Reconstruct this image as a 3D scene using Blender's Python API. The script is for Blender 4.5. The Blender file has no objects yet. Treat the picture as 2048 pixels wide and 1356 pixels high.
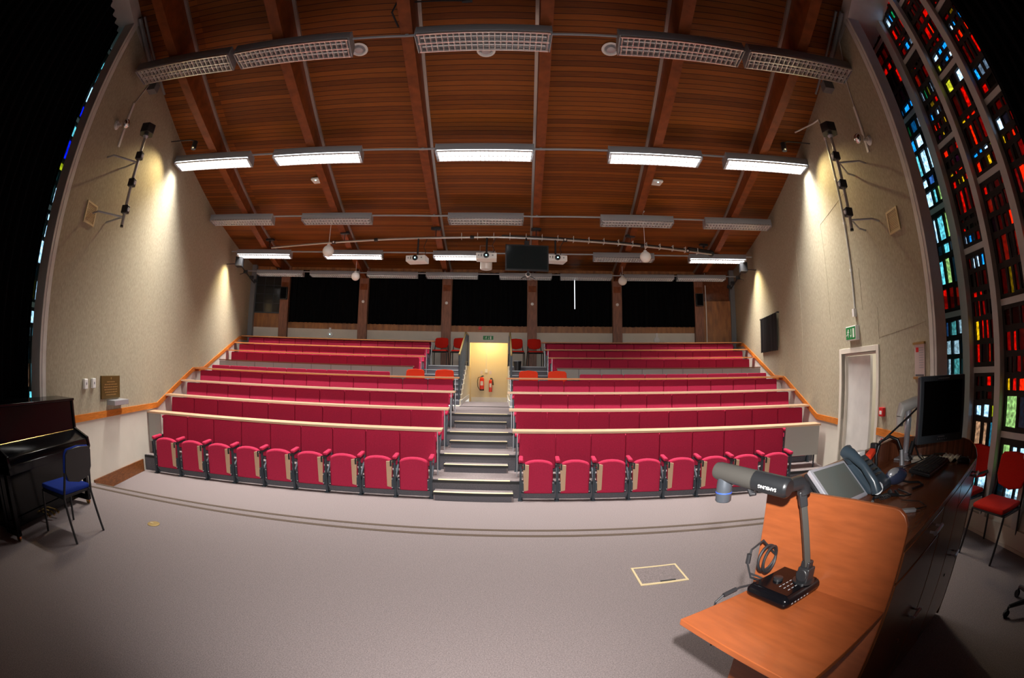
import bpy, math, random
from mathutils import Vector, Matrix
S=bpy.context.scene
col=S.collection
R_=math.radians
random.seed(7)
# ---------------------------------------------------------------- camera, world, exposure
EYE=1.85
pit,yaw,rol=R_(4.14),R_(-1.5),R_(-0.6704)
cp,sp=math.cos(pit),math.sin(pit);cy,sy=math.cos(yaw),math.sin(yaw);cr,sr=math.cos(rol),math.sin(rol)
RM=Matrix(((cy,-sy,0),(sy,cy,0),(0,0,1)))@Matrix(((1,0,0),(0,cp,-sp),(0,sp,cp)))@Matrix(((cr,0,sr),(0,1,0),(-sr,0,cr)))
cam=bpy.data.cameras.new('camera');co=bpy.data.objects.new('camera',cam);col.objects.link(co);S.camera=co
m=Matrix.Identity(4)
for i in range(3):
    m[i][0]=RM[i][0];m[i][1]=RM[i][2];m[i][2]=-RM[i][1]
m[2][3]=EYE
co.matrix_world=m
cam.type='PANO'
cam.panorama_type='FISHEYE_EQUISOLID' if hasattr(cam,'panorama_type') else None
cam.sensor_fit='HORIZONTAL';cam.sensor_width=36;cam.sensor_height=36*1356/2048
for holder in (cam,getattr(cam,'cycles',None)):
    try:
        holder.panorama_type='FISHEYE_EQUISOLID';holder.fisheye_lens=36*899.6/2048;holder.fisheye_fov=R_(190)
    except Exception: pass
cam.clip_start=.02;cam.clip_end=100
S.render.engine='CYCLES'
S.view_settings.view_transform='Standard';S.view_settings.look='None';S.view_settings.exposure=0.12;S.view_settings.gamma=1
S.view_settings.use_curve_mapping=False
S.cycles.use_denoising=True
S.cycles.max_bounces=6;S.cycles.transparent_max_bounces=12
S.cycles.sample_clamp_indirect=6
W=bpy.data.worlds.new('overcast_sky');S.world=W;W.use_nodes=True
W.node_tree.nodes['Background'].inputs[0].default_value=(.86,.93,1,1)
W.node_tree.nodes['Background'].inputs[1].default_value=3.6
CX,CY=-.36,-11.8
WA=17.75          # side walls run along this angle about C
STG=.17
def lamp(name,kind,loc,energy,color=(1,1,1),aim=None,**k):
    l=bpy.data.lights.new(name,kind);l.energy=energy;l.color=color
    for a,b in k.items(): setattr(l,a,b)
    o=bpy.data.objects.new(name,l);col.objects.link(o);o.location=loc
    if aim is not None: o.rotation_euler=(Vector(aim)-Vector(loc)).to_track_quat('-Z','Y').to_euler()
    return o
# the camera's own flash, just above the lens
lamp('camera_flash','SPOT',(.04,.02,EYE+.16),760,(1,.96,.93),(-.3,5,1.2),spot_size=R_(128),spot_blend=1.0,shadow_soft_size=.02)
# daylight entering along the glass walls of the recesses is the world itself
# ---------------------------------------------------------------- materials
def mat(name,color,rough=.6,metal=0,spec=.5,noise=None,bump=None,emit=None,coat=0):
    m=bpy.data.materials.new(name);m.use_nodes=True;nt=m.node_tree;b=nt.nodes['Principled BSDF']
    b.inputs['Base Color'].default_value=(*color,1);b.inputs['Roughness'].default_value=rough;b.inputs['Metallic'].default_value=metal
    b.inputs['Specular IOR Level'].default_value=spec
    if coat: b.inputs['Coat Weight'].default_value=coat;b.inputs['Coat Roughness'].default_value=.08
    tc=nt.nodes.new('ShaderNodeTexCoord')
    if noise:
        sc,amt=noise[:2];st=noise[2] if len(noise)>2 else (1,1,1)
        mp=nt.nodes.new('ShaderNodeMapping');mp.inputs['Scale'].default_value=st;nt.links.new(tc.outputs['Object'],mp.inputs[0])
        n=nt.nodes.new('ShaderNodeTexNoise');n.inputs['Scale'].default_value=sc;n.inputs['Detail'].default_value=4
        nt.links.new(mp.outputs[0],n.inputs['Vector'])
        r=nt.nodes.new('ShaderNodeValToRGB');r.color_ramp.elements[0].position=.3;r.color_ramp.elements[1].position=.7
        r.color_ramp.elements[0].color=(*[c*(1-amt) for c in color],1);r.color_ramp.elements[1].color=(*[min(1,c*(1+amt)) for c in color],1)
        nt.links.new(n.outputs['Fac'],r.inputs[0]);nt.links.new(r.outputs[0],b.inputs['Base Color'])
    if bump:
        n2=nt.nodes.new('ShaderNodeTexNoise');n2.inputs['Scale'].default_value=bump[0];nt.links.new(tc.outputs['Object'],n2.inputs['Vector'])
        bp=nt.nodes.new('ShaderNodeBump');bp.inputs['Strength'].default_value=bump[1];bp.inputs['Distance'].default_value=.01
        nt.links.new(n2.outputs['Fac'],bp.inputs['Height']);nt.links.new(bp.outputs[0],b.inputs['Normal'])
    if emit:
        b.inputs['Emission Color'].default_value=(*emit[0],1);b.inputs['Emission Strength'].default_value=emit[1]
    return m
K={}
K['carpet']=mat('carpet_mauve_grey',(.235,.196,.193),.95,spec=.1,noise=(130,.30))
K['carpet_riser']=mat('carpet_blue_grey',(.135,.128,.142),.95,spec=.1,noise=(120,.25))
K['strip']=mat('brown_floor_strip',(.085,.055,.035),.8)
K['nosing']=mat('cream_step_nosing',(.85,.70,.40),.6)
K['black']=mat('black_rubber',(.012,.012,.014),.6)
K['blackgloss']=mat('piano_black_lacquer',(.003,.003,.004),.16,spec=.25)
K['blackplastic']=mat('black_plastic',(.016,.016,.018),.4)
K['fabricwall']=mat('hessian_wall_cloth',(.385,.342,.25),.95,spec=.1,noise=(60,.17,(1,1,.35)))
K['white']=mat('cream_wall_paint',(.68,.63,.54),.7,noise=(3,.04))
K['yellowwhite']=mat('magnolia_wall_paint',(.72,.62,.44),.65)
K['frame']=mat('white_painted_concrete',(.66,.64,.60),.7,noise=(4,.08))
K['trim']=mat('orange_wood_rail',(.56,.17,.022),.45,noise=(9,.18,(1,1,6)))
K['skirt']=mat('brown_wood_skirting',(.20,.065,.015),.4,noise=(14,.35,(1,1,4)))
K['beam']=mat('red_brown_timber_beam',(.185,.045,.008),.55,spec=.3,noise=(7,.25,(1,1,1)))
K['column']=mat('red_brown_timber_post',(.22,.085,.045),.5,noise=(10,.3,(3,3,.4)))
K['ply']=mat('varnished_plywood',(.30,.115,.028),.45,noise=(5,.35,(2,2,.5)))
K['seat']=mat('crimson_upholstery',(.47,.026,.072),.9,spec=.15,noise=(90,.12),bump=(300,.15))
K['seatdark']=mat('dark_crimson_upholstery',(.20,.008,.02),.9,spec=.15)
K['beech']=mat('beech_laminate',(.56,.37,.23),.4)
K['beechedge']=mat('orange_wood_edging',(.50,.19,.055),.45)
K['brownedge']=mat('brown_wood_edging',(.22,.09,.04),.45)
K['panel']=mat('light_grey_laminate',(.36,.35,.32),.5)
K['steel']=mat('blue_grey_painted_steel',(.045,.06,.075),.45,metal=.3)
K['chrome']=mat('polished_metal',(.8,.8,.82),.18,metal=1)
K['polegrey']=mat('satin_aluminium',(.60,.60,.66),.28,metal=.5)
K['armwhite']=mat('pale_grey_cast_arm',(.55,.53,.50),.4)
K['silver']=mat('silver_grey_paint',(.42,.43,.46),.35,metal=.4)
K['lightgrey']=mat('grey_painted_housing',(.30,.31,.33),.45)
K['pipe']=mat('galvanised_tube',(.52,.50,.47),.35,metal=.7)
K['louver']=mat('louvre_mirror_metal',(.85,.83,.82),.30,metal=.75)
K['louverbase']=mat('louvre_tray',(.13,.12,.12),.4,metal=.4)
K['lit']=mat('lit_fluorescent_tubes',(1,1,1),.5,emit=((.96,.97,1),9.0))
K['tube']=mat('unlit_fluorescent_tube',(.75,.75,.75),.3)
K['redchair']=mat('bright_red_chair_cloth',(.62,.022,.012),.9,spec=.15,noise=(120,.12))
K['orangechair']=mat('orange_red_chair_cloth',(.72,.05,.018),.9,spec=.15)
K['bluechair']=mat('royal_blue_chair_cloth',(.012,.035,.26),.9,spec=.15)
K['navy']=mat('dark_blue_cloth',(.006,.008,.03),.9)
K['curtain']=mat('black_blackout_cloth',(.0018,.002,.003),.9,spec=.1)
K['blackcloth']=mat('black_satin_cloth',(.008,.008,.009),.5)
K['cherry']=mat('cherry_veneer',(.285,.073,.021),.34,noise=(14,.13,(3,.5,3)))
K['mahog']=mat('striped_mahogany_veneer',(.20,.062,.028),.3,noise=(7,.55,(9,9,.15)))
K['darkmahog']=mat('dark_mahogany_veneer',(.17,.052,.019),.22,noise=(5,.22,(1,9,2)))
K['plug']=mat('white_plastic',(.78,.77,.75),.4)
K['globe']=mat('opal_glass_globe',(.80,.78,.74),.25)
K['green']=mat('exit_sign_green',(.01,.22,.05),.5)
K['signwhite']=mat('exit_sign_white',(.85,.85,.8),.5)
K['red']=mat('extinguisher_red',(.72,.03,.015),.3)
K['redbox']=mat('fire_alarm_red',(.65,.02,.025),.4)
K['brass']=mat('aged_brass',(.42,.30,.12),.4,metal=.7)
K['plaque']=mat('bronze_plaque',(.12,.075,.018),.45,metal=.35)
K['cream']=mat('cream_vent_plastic',(.66,.53,.30),.5)
K['screen']=mat('dark_display_glass',(.012,.018,.02),.12)
K['mscreen']=mat('black_monitor_glass',(.003,.003,.004),.3)
K['bezel']=mat('slate_grey_plastic',(.085,.10,.12),.35)
K['phone']=mat('blue_grey_phone_plastic',(.036,.055,.073),.28)
K['gunmetal']=mat('gunmetal_plastic',(.016,.017,.019),.32,metal=.2)
K['barrel']=mat('grey_metal_barrel',(.07,.08,.095),.32,metal=.4)
K['poleg']=mat('grey_brown_anodised_arm',(.052,.049,.044),.42,metal=.1,spec=.3)
K['bluebody']=mat('blue_grey_scanner_plastic',(.035,.045,.09),.3)
K['touch']=mat('dull_grey_touch_glass',(.11,.12,.11),.15)
K['paper']=mat('cream_paper',(.72,.68,.58),.8)
K['pink']=mat('poster_paper',(.55,.44,.42),.6)
K['darkwin']=mat('dark_window_glass',(.02,.022,.022),.15)
K['gold']=mat('pedal_brass',(.7,.45,.15),.25,metal=1)
K['matrix']=mat('dark_resin_mortar',(.030,.024,.020),.85)
K['led']=mat('blue_white_led',(1,1,1),.5,emit=((.3,.9,1),6))
K['label']=mat('pale_label',(.7,.6,.6),.6)
K['concretegrey']=mat('grey_steel_conduit',(.16,.17,.18),.5)
# plank ceiling: boards by UV (u across, v along the slope in metres)
def plank_mat():
    m=bpy.data.materials.new('varnished_ceiling_boards');m.use_nodes=True;nt=m.node_tree;b=nt.nodes['Principled BSDF'];N=nt.nodes.new;L=nt.links.new
    uv=N('ShaderNodeTexCoord');sx=N('ShaderNodeSeparateXYZ');L(uv.outputs['UV'],sx.inputs[0])
    d=N('ShaderNodeMath');d.operation='MULTIPLY';d.inputs[1].default_value=1/.105;L(sx.outputs[1],d.inputs[0])
    fl=N('ShaderNodeMath');fl.operation='FLOOR';L(d.outputs[0],fl.inputs[0])
    fr=N('ShaderNodeMath');fr.operation='FRACT';L(d.outputs[0],fr.inputs[0])
    gt=N('ShaderNodeMath');gt.operation='LESS_THAN';gt.inputs[1].default_value=.11;L(fr.outputs[0],gt.inputs[0])
    cb=N('ShaderNodeCombineXYZ');L(fl.outputs[0],cb.inputs[1])
    ufl=N('ShaderNodeMath');ufl.operation='FLOOR'
    um=N('ShaderNodeMath');um.operation='MULTIPLY';um.inputs[1].default_value=.28;L(sx.outputs[0],um.inputs[0]);L(um.outputs[0],ufl.inputs[0]);L(ufl.outputs[0],cb.inputs[0])
    wn=N('ShaderNodeTexWhiteNoise');wn.noise_dimensions='3D';L(cb.outputs[0],wn.inputs['Vector'])
    mp=N('ShaderNodeMapping');mp.inputs['Scale'].default_value=(1.2,16,1);L(uv.outputs['UV'],mp.inputs[0])
    ns=N('ShaderNodeTexNoise');ns.inputs['Scale'].default_value=3;ns.inputs['Detail'].default_value=5;L(mp.outputs[0],ns.inputs['Vector'])
    ad=N('ShaderNodeMath');ad.operation='ADD';L(wn.outputs[0],ad.inputs[0]);L(ns.outputs['Fac'],ad.inputs[1])
    rp=N('ShaderNodeValToRGB');rp.color_ramp.elements[0].position=.3;rp.color_ramp.elements[1].position=1.35
    rp.color_ramp.elements[0].color=(.130,.035,.0045,1);rp.color_ramp.elements[1].color=(.275,.082,.009,1)
    hf=N('ShaderNodeMath');hf.operation='MULTIPLY';hf.inputs[1].default_value=.62;L(ad.outputs[0],hf.inputs[0]);L(hf.outputs[0],rp.inputs[0])
    mx=N('ShaderNodeMix');mx.data_type='RGBA';L(gt.outputs[0],mx.inputs['Factor']);L(rp.outputs[0],mx.inputs['A']);mx.inputs['B'].default_value=(.035,.01,.004,1)
    L(mx.outputs['Result'],b.inputs['Base Color']);b.inputs['Roughness'].default_value=.6;b.inputs['Specular IOR Level'].default_value=.25
    return m
K['planks']=plank_mat()
def glass_mat():
    m=bpy.data.materials.new('slab_glass');m.use_nodes=True;nt=m.node_tree;N=nt.nodes.new;L=nt.links.new
    nt.nodes.clear();out=N('ShaderNodeOutputMaterial');at=N('ShaderNodeVertexColor');at.layer_name='Col'
    tr=N('ShaderNodeBsdfTransparent');gl=N('ShaderNodeBsdfGlossy');gl.inputs['Roughness'].default_value=.2;gl.inputs['Color'].default_value=(.5,.5,.5,1)
    tc=N('ShaderNodeTexCoord');ns=N('ShaderNodeTexNoise');ns.inputs['Scale'].default_value=28;ns.inputs['Detail'].default_value=3;L(tc.outputs['Object'],ns.inputs['Vector'])
    rp=N('ShaderNodeValToRGB');rp.color_ramp.elements[0].position=.35;rp.color_ramp.elements[1].position=.65;rp.color_ramp.elements[0].color=(.45,.45,.45,1);L(ns.outputs['Fac'],rp.inputs[0])
    mu=N('ShaderNodeMix');mu.data_type='RGBA';mu.blend_type='MULTIPLY';mu.inputs['Factor'].default_value=1;L(at.outputs[0],mu.inputs['A']);L(rp.outputs[0],mu.inputs['B']);L(mu.outputs['Result'],tr.inputs[0])
    mx=N('ShaderNodeMixShader');mx.inputs[0].default_value=.06;L(tr.outputs[0],mx.inputs[1]);L(gl.outputs[0],mx.inputs[2]);L(mx.outputs[0],out.inputs[0]);return m
K['glass']=glass_mat()
K['pane']=mat('clear_pane',(1,1,1),.05)
K['pane'].node_tree.nodes['Principled BSDF'].inputs['Transmission Weight'].default_value=1
K['pane'].node_tree.nodes['Principled BSDF'].inputs['IOR'].default_value=1.0
# ---------------------------------------------------------------- mesh helpers
class MB:
    def __init__(s): s.v=[];s.f=[];s.c=[]
    def add(s,vs,fs,T=None,c=None):
        n=len(s.v);s.v+=[tuple((T@Vector(p)) if T is not None else p) for p in vs]
        s.f+=[tuple(i+n for i in f) for f in fs];s.c+=[c]*len(fs);return s
    def box(s,x0,x1,y0,y1,z0,z1,T=None,c=None):
        return s.add([(x0,y0,z0),(x1,y0,z0),(x1,y1,z0),(x0,y1,z0),(x0,y0,z1),(x1,y0,z1),(x1,y1,z1),(x0,y1,z1)],
            [(0,3,2,1),(4,5,6,7),(0,1,5,4),(1,2,6,5),(2,3,7,6),(3,0,4,7)],T,c)
    def tube(s,pts,r,n=8,caps=True,T=None):
        pts=[Vector(p) for p in pts];rr=r if isinstance(r,(list,tuple)) else [r]*len(pts)
        vs=[];fs=[];up=None
        for i,p in enumerate(pts):
            a=pts[max(0,i-1)];b=pts[min(len(pts)-1,i+1)];t=(b-a).normalized()
            if up is None: up=t.orthogonal().normalized()
            up=(up-t*up.dot(t))
            up=up.normalized() if up.length>1e-6 else t.orthogonal().normalized()
            q=t.cross(up)
            for k in range(n):
                g=2*math.pi*k/n;vs.append(tuple(p+(up*math.cos(g)+q*math.sin(g))*rr[i]))
        for i in range(len(pts)-1):
            for k in range(n):
                k2=(k+1)%n;fs.append((i*n+k,i*n+k2,(i+1)*n+k2,(i+1)*n+k))
        if caps: fs.append(tuple(range(n-1,-1,-1)));fs.append(tuple((len(pts)-1)*n+k for k in range(n)))
        return s.add(vs,fs,T)
    def lathe(s,prof,n=20,T=None):
        vs=[];fs=[]
        for (r,z) in prof:
            for k in range(n):
                g=2*math.pi*k/n;vs.append((max(r,1e-4)*math.cos(g),max(r,1e-4)*math.sin(g),z))
        for i in range(len(prof)-1):
            for k in range(n):
                k2=(k+1)%n;fs.append((i*n+k,i*n+k2,(i+1)*n+k2,(i+1)*n+k))
        fs.append(tuple(range(n-1,-1,-1)));fs.append(tuple((len(prof)-1)*n+k for k in range(n)))
        return s.add(vs,fs,T)
    def prism(s,poly,a,b,axis='z',T=None,c=None):
        n=len(poly)
        def P(p,h): return {'z':(p[0],p[1],h),'y':(p[0],h,p[1]),'x':(h,p[0],p[1])}[axis]
        return s.add([P(p,a) for p in poly]+[P(p,b) for p in poly],[tuple(range(n-1,-1,-1)),tuple(range(n,2*n))]+[(i,(i+1)%n,n+(i+1)%n,n+i) for i in range(n)],T,c)
    def sphere(s,c,r,n=16,m=10,sc=(1,1,1),T=None):
        pr=[(r*math.sin(math.pi*i/m),-r*math.cos(math.pi*i/m)) for i in range(m+1)]
        t=Matrix.Translation(c)@Matrix.Diagonal((*sc,1))
        return s.lathe(pr,n,(T@t) if T is not None else t)
    def build(s,name,m,parent=None,loc=(0,0,0),rz=0,bevel=0,smooth=False,uv=None):
        me=bpy.data.meshes.new(name);me.from_pydata(s.v,[],s.f);me.update()
        me.materials.append(K[m] if isinstance(m,str) else m)
        if any(c is not None for c in s.c):
            ca=me.color_attributes.new('Col','FLOAT_COLOR','CORNER')
            for p,c in zip(me.polygons,s.c):
                for li in p.loop_indices: ca.data[li].color=(*(c or (0,0,0)),1)
        if uv:
            ul=me.uv_layers.new(name='UVMap')
            for p in me.polygons:
                for li in p.loop_indices: ul.data[li].uv=uv[me.loops[li].vertex_index]
        if smooth:
            for p in me.polygons: p.use_smooth=True
            me.set_sharp_from_angle(angle=R_(40))
        o=bpy.data.objects.new(name,me);col.objects.link(o);o.location=loc;o.rotation_euler=(0,0,rz)
        if parent is not None: o.parent=parent
        if bevel:
            b=o.modifiers.new('bevel','BEVEL');b.width=bevel;b.segments=3;b.limit_method='ANGLE';b.angle_limit=R_(40)
            if not smooth:
                for p in me.polygons: p.use_smooth=True
                me.set_sharp_from_angle(angle=R_(80))
        return o
def tag(o,label=None,cat=None,group=None,kind=None):
    if label: o['label']=label
    if cat: o['category']=cat
    if group: o['group']=group
    if kind: o['kind']=kind
    return o
def empty(name,loc,rz=0,label=None,cat=None,group=None):
    o=bpy.data.objects.new(name,None);col.objects.link(o);o.location=loc;o.rotation_euler=(0,0,rz);o.empty_display_size=.1
    return tag(o,label,cat,group)
def dup(o,loc=None,rz=None,label=None,group=None,parent=None,scale=None):
    c=o.copy();col.objects.link(c)
    if parent is not None: c.parent=parent
    if loc is not None: c.location=loc
    if rz is not None: c.rotation_euler=(0,0,rz)
    if scale is not None: c.scale=scale
    if label: c['label']=label
    if group: c['group']=group
    for ch in list(KIDS.get(o.name,[])) : dup(ch,parent=c)
    if o.name in KIDS: KIDS[c.name]=[x for x in col.objects if x.parent==c] if False else []
    return c
KIDS={}
def reg(root):
    ch=[x for x in bpy.data.objects if x.parent==root]
    KIDS[root.name]=ch
    for x in ch: reg(x)
    return root
def st(o): return tag(o,kind='structure')
def P(r,ph,z=0): a=R_(ph);return (CX+r*math.sin(a),CY+r*math.cos(a),z)
def WP(side,r,e=0,z=0):       # point by a side wall: r along the wall line, e outwards from it
    a=R_(WA);return (CX+side*(r*math.sin(a)+e*math.cos(a))if False else (CX+side*(r*math.sin(a)+e*math.cos(a))),CY+r*math.cos(a)-e*math.sin(a),z)
WPf=lambda side,r,e,z: WP(side,r,e,z)
def wall_T(side):             # local x = r along wall, local y = e outward(mirrored), z
    a=R_(WA)
    return Matrix(((side*math.sin(a),side*math.cos(a),0,CX),(math.cos(a),-math.sin(a),0,CY),(0,0,1,0),(0,0,0,1)))
def wall_rz(side): return R_(90)-side*R_(WA)   # rotation whose local +x points outward-from-C along the wall
NOR=lambda i:['first','second','third','fourth','fifth','sixth','seventh','eighth','ninth','tenth','eleventh','twelfth'][i]
def zc(r):
    T=[(8,8.05),(10,7.6),(13,6.9),(15,6.45),(16.5,6.15),(17.75,5.9),(18.65,5.72),(19.7,5.55),(21.3,5.33),(22.2,5.23),(24,5.13),(26.3,5.1)]
    for (a,b),(c,d) in zip(T,T[1:]):
        if r<=c: return b+(d-b)*(r-a)/(c-a)
    return T[-1][1]
def zs(r):
    T=[(8,7.3),(10,6.9),(13,6.2),(15.86,5.76),(18.36,5.43),(20.84,5.13),(22.94,4.88),(24.67,4.75),(26.3,4.72)]
    for (a,b),(c,d) in zip(T,T[1:]):
        if r<=c: return b+(d-b)*(r-a)/(c-a)
    return T[-1][1]
def sector(mb,r0,r1,a0,a1,z0,z1,n=24,T=None):
    vs=[];fs=[]
    for i in range(n+1):
        a=a0+(a1-a0)*i/n
        for (r,z) in ((r0,z0),(r1,z0),(r1,z1),(r0,z1)): vs.append(P(r,a,z))
    for i in range(n):
        for k in range(4):
            k2=(k+1)%4;fs.append((i*4+k,i*4+k2,(i+1)*4+k2,(i+1)*4+k))
    fs.append((3,2,1,0));fs.append((n*4,n*4+1,n*4+2,n*4+3))
    return mb.add(vs,fs,T)
# ---------------------------------------------------------------- floors and tiers
RS=16.33                                   # stage edge radius
NOS=[18.16,18.925,19.76,20.595]            # lower tiers
mb=MB();sector(mb,RS-.02,18.35,-WA-.2,WA+.2,-.1,0,30);st(mb.build('floor','carpet'))
# raised stage floor
mb=MB();pts=[P(RS,a) for a in [WA*(1-2*i/30)*1.02 for i in range(31)]]
poly=[(p[0],p[1]) for p in pts]+[(-6.6,3.2),(-4.6,-3.2),(4.2,-3.2),(6.0,3.2)]
mb.prism(poly,-.05,STG,'z');st(mb.build('floor','carpet'))
for k,(ra,rb) in enumerate(((RS-.045,RS+.006),(RS-.215,RS-.16))):
    mb=MB();sector(mb,ra,rb,-WA+.25,WA-.25,STG-.06 if k==0 else STG-.002,STG+.003,30);st(mb.build('trim_1','strip'))
XL,XR=CX-.60,CX+.60       # passage
XA,XB=CX-1.80,CX+1.72     # outer edges of upper stairs
for k,r in enumerate(NOS):
    mb=MB();sector(mb,r,NOS[k+1]+.02 if k<3 else 22.56,-WA-.1,WA+.1,k*.25,(k+1)*.25,30);o=st(mb.build('floor','carpet'))
    mb=MB();sector(mb,r-.006,r,-WA,WA,k*.25,(k+1)*.25-.03,30);st(mb.build('floor','carpet_riser'))
    # dark edge along the whole nosing, cream insert in the aisle
    mb=MB();sector(mb,r-.012,r+.03,-WA,WA,(k+1)*.25-.035,(k+1)*.25+.004,30);st(mb.build('trim_2','black'))
    a0,a1=math.degrees(math.asin(-.52/r)),math.degrees(math.asin(.52/r))
    mb=MB();sector(mb,r-.006,r+.06,a0,a1,(k+1)*.25+.002,(k+1)*.25+.009,4);st(mb.build('trim_3','nosing'))
    # half step
    w=.56 if k==0 else .50
    mb=MB();mb.box(CX-w,CX+w,CY+r-.22,CY+r+.01,k*.25,k*.25+.118);s_=st(mb.build('floor','carpet'))
    mb=MB();mb.box(CX-w+.02,CX+w-.02,CY+r-.226,CY+r-.2205,k*.25,k*.25+.08);st(mb.build('floor','carpet_riser',None))
    mb=MB();mb.box(CX-w-.005,CX+w+.005,CY+r-.232,CY+r-.2,k*.25+.085,k*.25+.123);st(mb.build('trim_2','black'))
    mb=MB();mb.box(CX-w,CX+w,CY+r-.225,CY+r-.165,k*.25+.12,k*.25+.127);st(mb.build('trim_3','nosing'))
# landing between the stairs, running into the passage
mb=MB();mb.box(XL,XR,CY+22.4,.60+11.8,.75,1.0);st(mb.build('floor','carpet'))
mb=MB();mb.box(XL,XR,12.40,15.2,.5,.8);st(mb.build('floor','carpet'))
UP=[(22.56,1.25),(23.15,1.5),(23.95,1.75),(24.75,2.0)]
for k,(r,z) in enumerate(UP):
    r2=UP[k+1][0]+.02 if k<3 else 26.12
    for side,xl in ((-1,XA),(1,XB)):
        a_in=math.degrees(math.asin((xl-CX)/r));a_in2=math.degrees(math.asin((xl-CX)/r2))
        n=14;pa=[P(r,side*WA+(a_in-side*WA)*i/n) for i in range(n+1)];pb=[P(r2,side*WA+(a_in2-side*WA)*i/n) for i in range(n+1)]
        mb=MB();mb.prism([(p[0],p[1]) for p in pa]+[(p[0],p[1]) for p in reversed(pb)],1.0,z,'z');st(mb.build('floor','carpet'))
# stairs either side of the passage
for side,xi,xo in ((-1,XL,XA),(1,XR,XB)):
    a,b=min(xi,xo),max(xi,xo)
    if side<0: a,b=xo,xi-.03
    else: a,b=xi+.03,xo
    for i in range(8):
        y0=11.07+.27*i;z=1.0+.125*(i+1);y1=y0+.27 if i<7 else 14.16
        mb=MB();mb.box(a,b,y0,y1,1.0,z);st(mb.build('floor','carpet_riser'))
        mb=MB();mb.box(a,b,y0-.012,y0+.03,z-.03,z+.004);st(mb.build('trim_4','lightgrey'))
    # painted passage wall with a stepped top and steel stringer
    y=11.07;poly=[(y,1.0)]
    for i in range(8): z=1.0+.125*(i+1);poly+=[(11.07+.27*i,z),(11.07+.27*(i+1) if i<7 else 14.15,z)]
    poly+=[(14.15,1.0)]
    xw0,xw1=(XL-.03,XL) if side<0 else (XR,XR+.03)
    mb=MB();mb.prism(poly,xw0,xw1,'x');st(mb.build('wall_left' if side<0 else 'wall_right','yellowwhite'))
    mb=MB();xk0,xk1=(XL-.012,XL+.012) if side<0 else (XR-.012,XR+.012)
    mb.box(xk0,xk1,11.1,14.1,1.0,1.12);st(mb.build('baseboard_left' if side<0 else 'baseboard_right','plug'))
    g=empty('balustrade',(xi,11.07,1.0),0,'dark steel balustrade with upright bars on the %s side of the central passage'%('left' if side<0 else 'right'),'balustrade','passage balustrades')
    T=Matrix.Translation((0,0,0))
    x=-.045*1 if side<0 else .045
    top=lambda y: 1.25+ (y/1.95)*.72 if y<1.95 else 1.97
    base=lambda y: min(8,int(y/.27)+1)*.125
    mb=MB();mb.tube([(x,0,top(0)),(x,1.95,top(1.95)),(x,3.0,1.97)],.022,8);mb.build('handrail','brass',g,smooth=True)
    for yy in (0.03,1.95,2.98): mb=MB();mb.box(x-.02,x+.02,yy-.02,yy+.02,.0 if yy<.1 else base(yy),top(yy));mb.build('post','steel',g)
    mb=MB();
    mb.tube([(x,.03,.28),(x,1.95,1.12),(x,2.98,1.12)],.012,6);mb.build('lower_rail','steel',g)
    for i in range(17):
        yy=.16+i*.168;
        if abs(yy-1.95)<.05: continue
        lo=.28+yy/1.95*.84 if yy<1.95 else 1.12
        mb=MB();mb.box(x-.006,x+.006,yy-.011,yy+.011,lo,top(yy));mb.build('baluster','steel',g)
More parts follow.
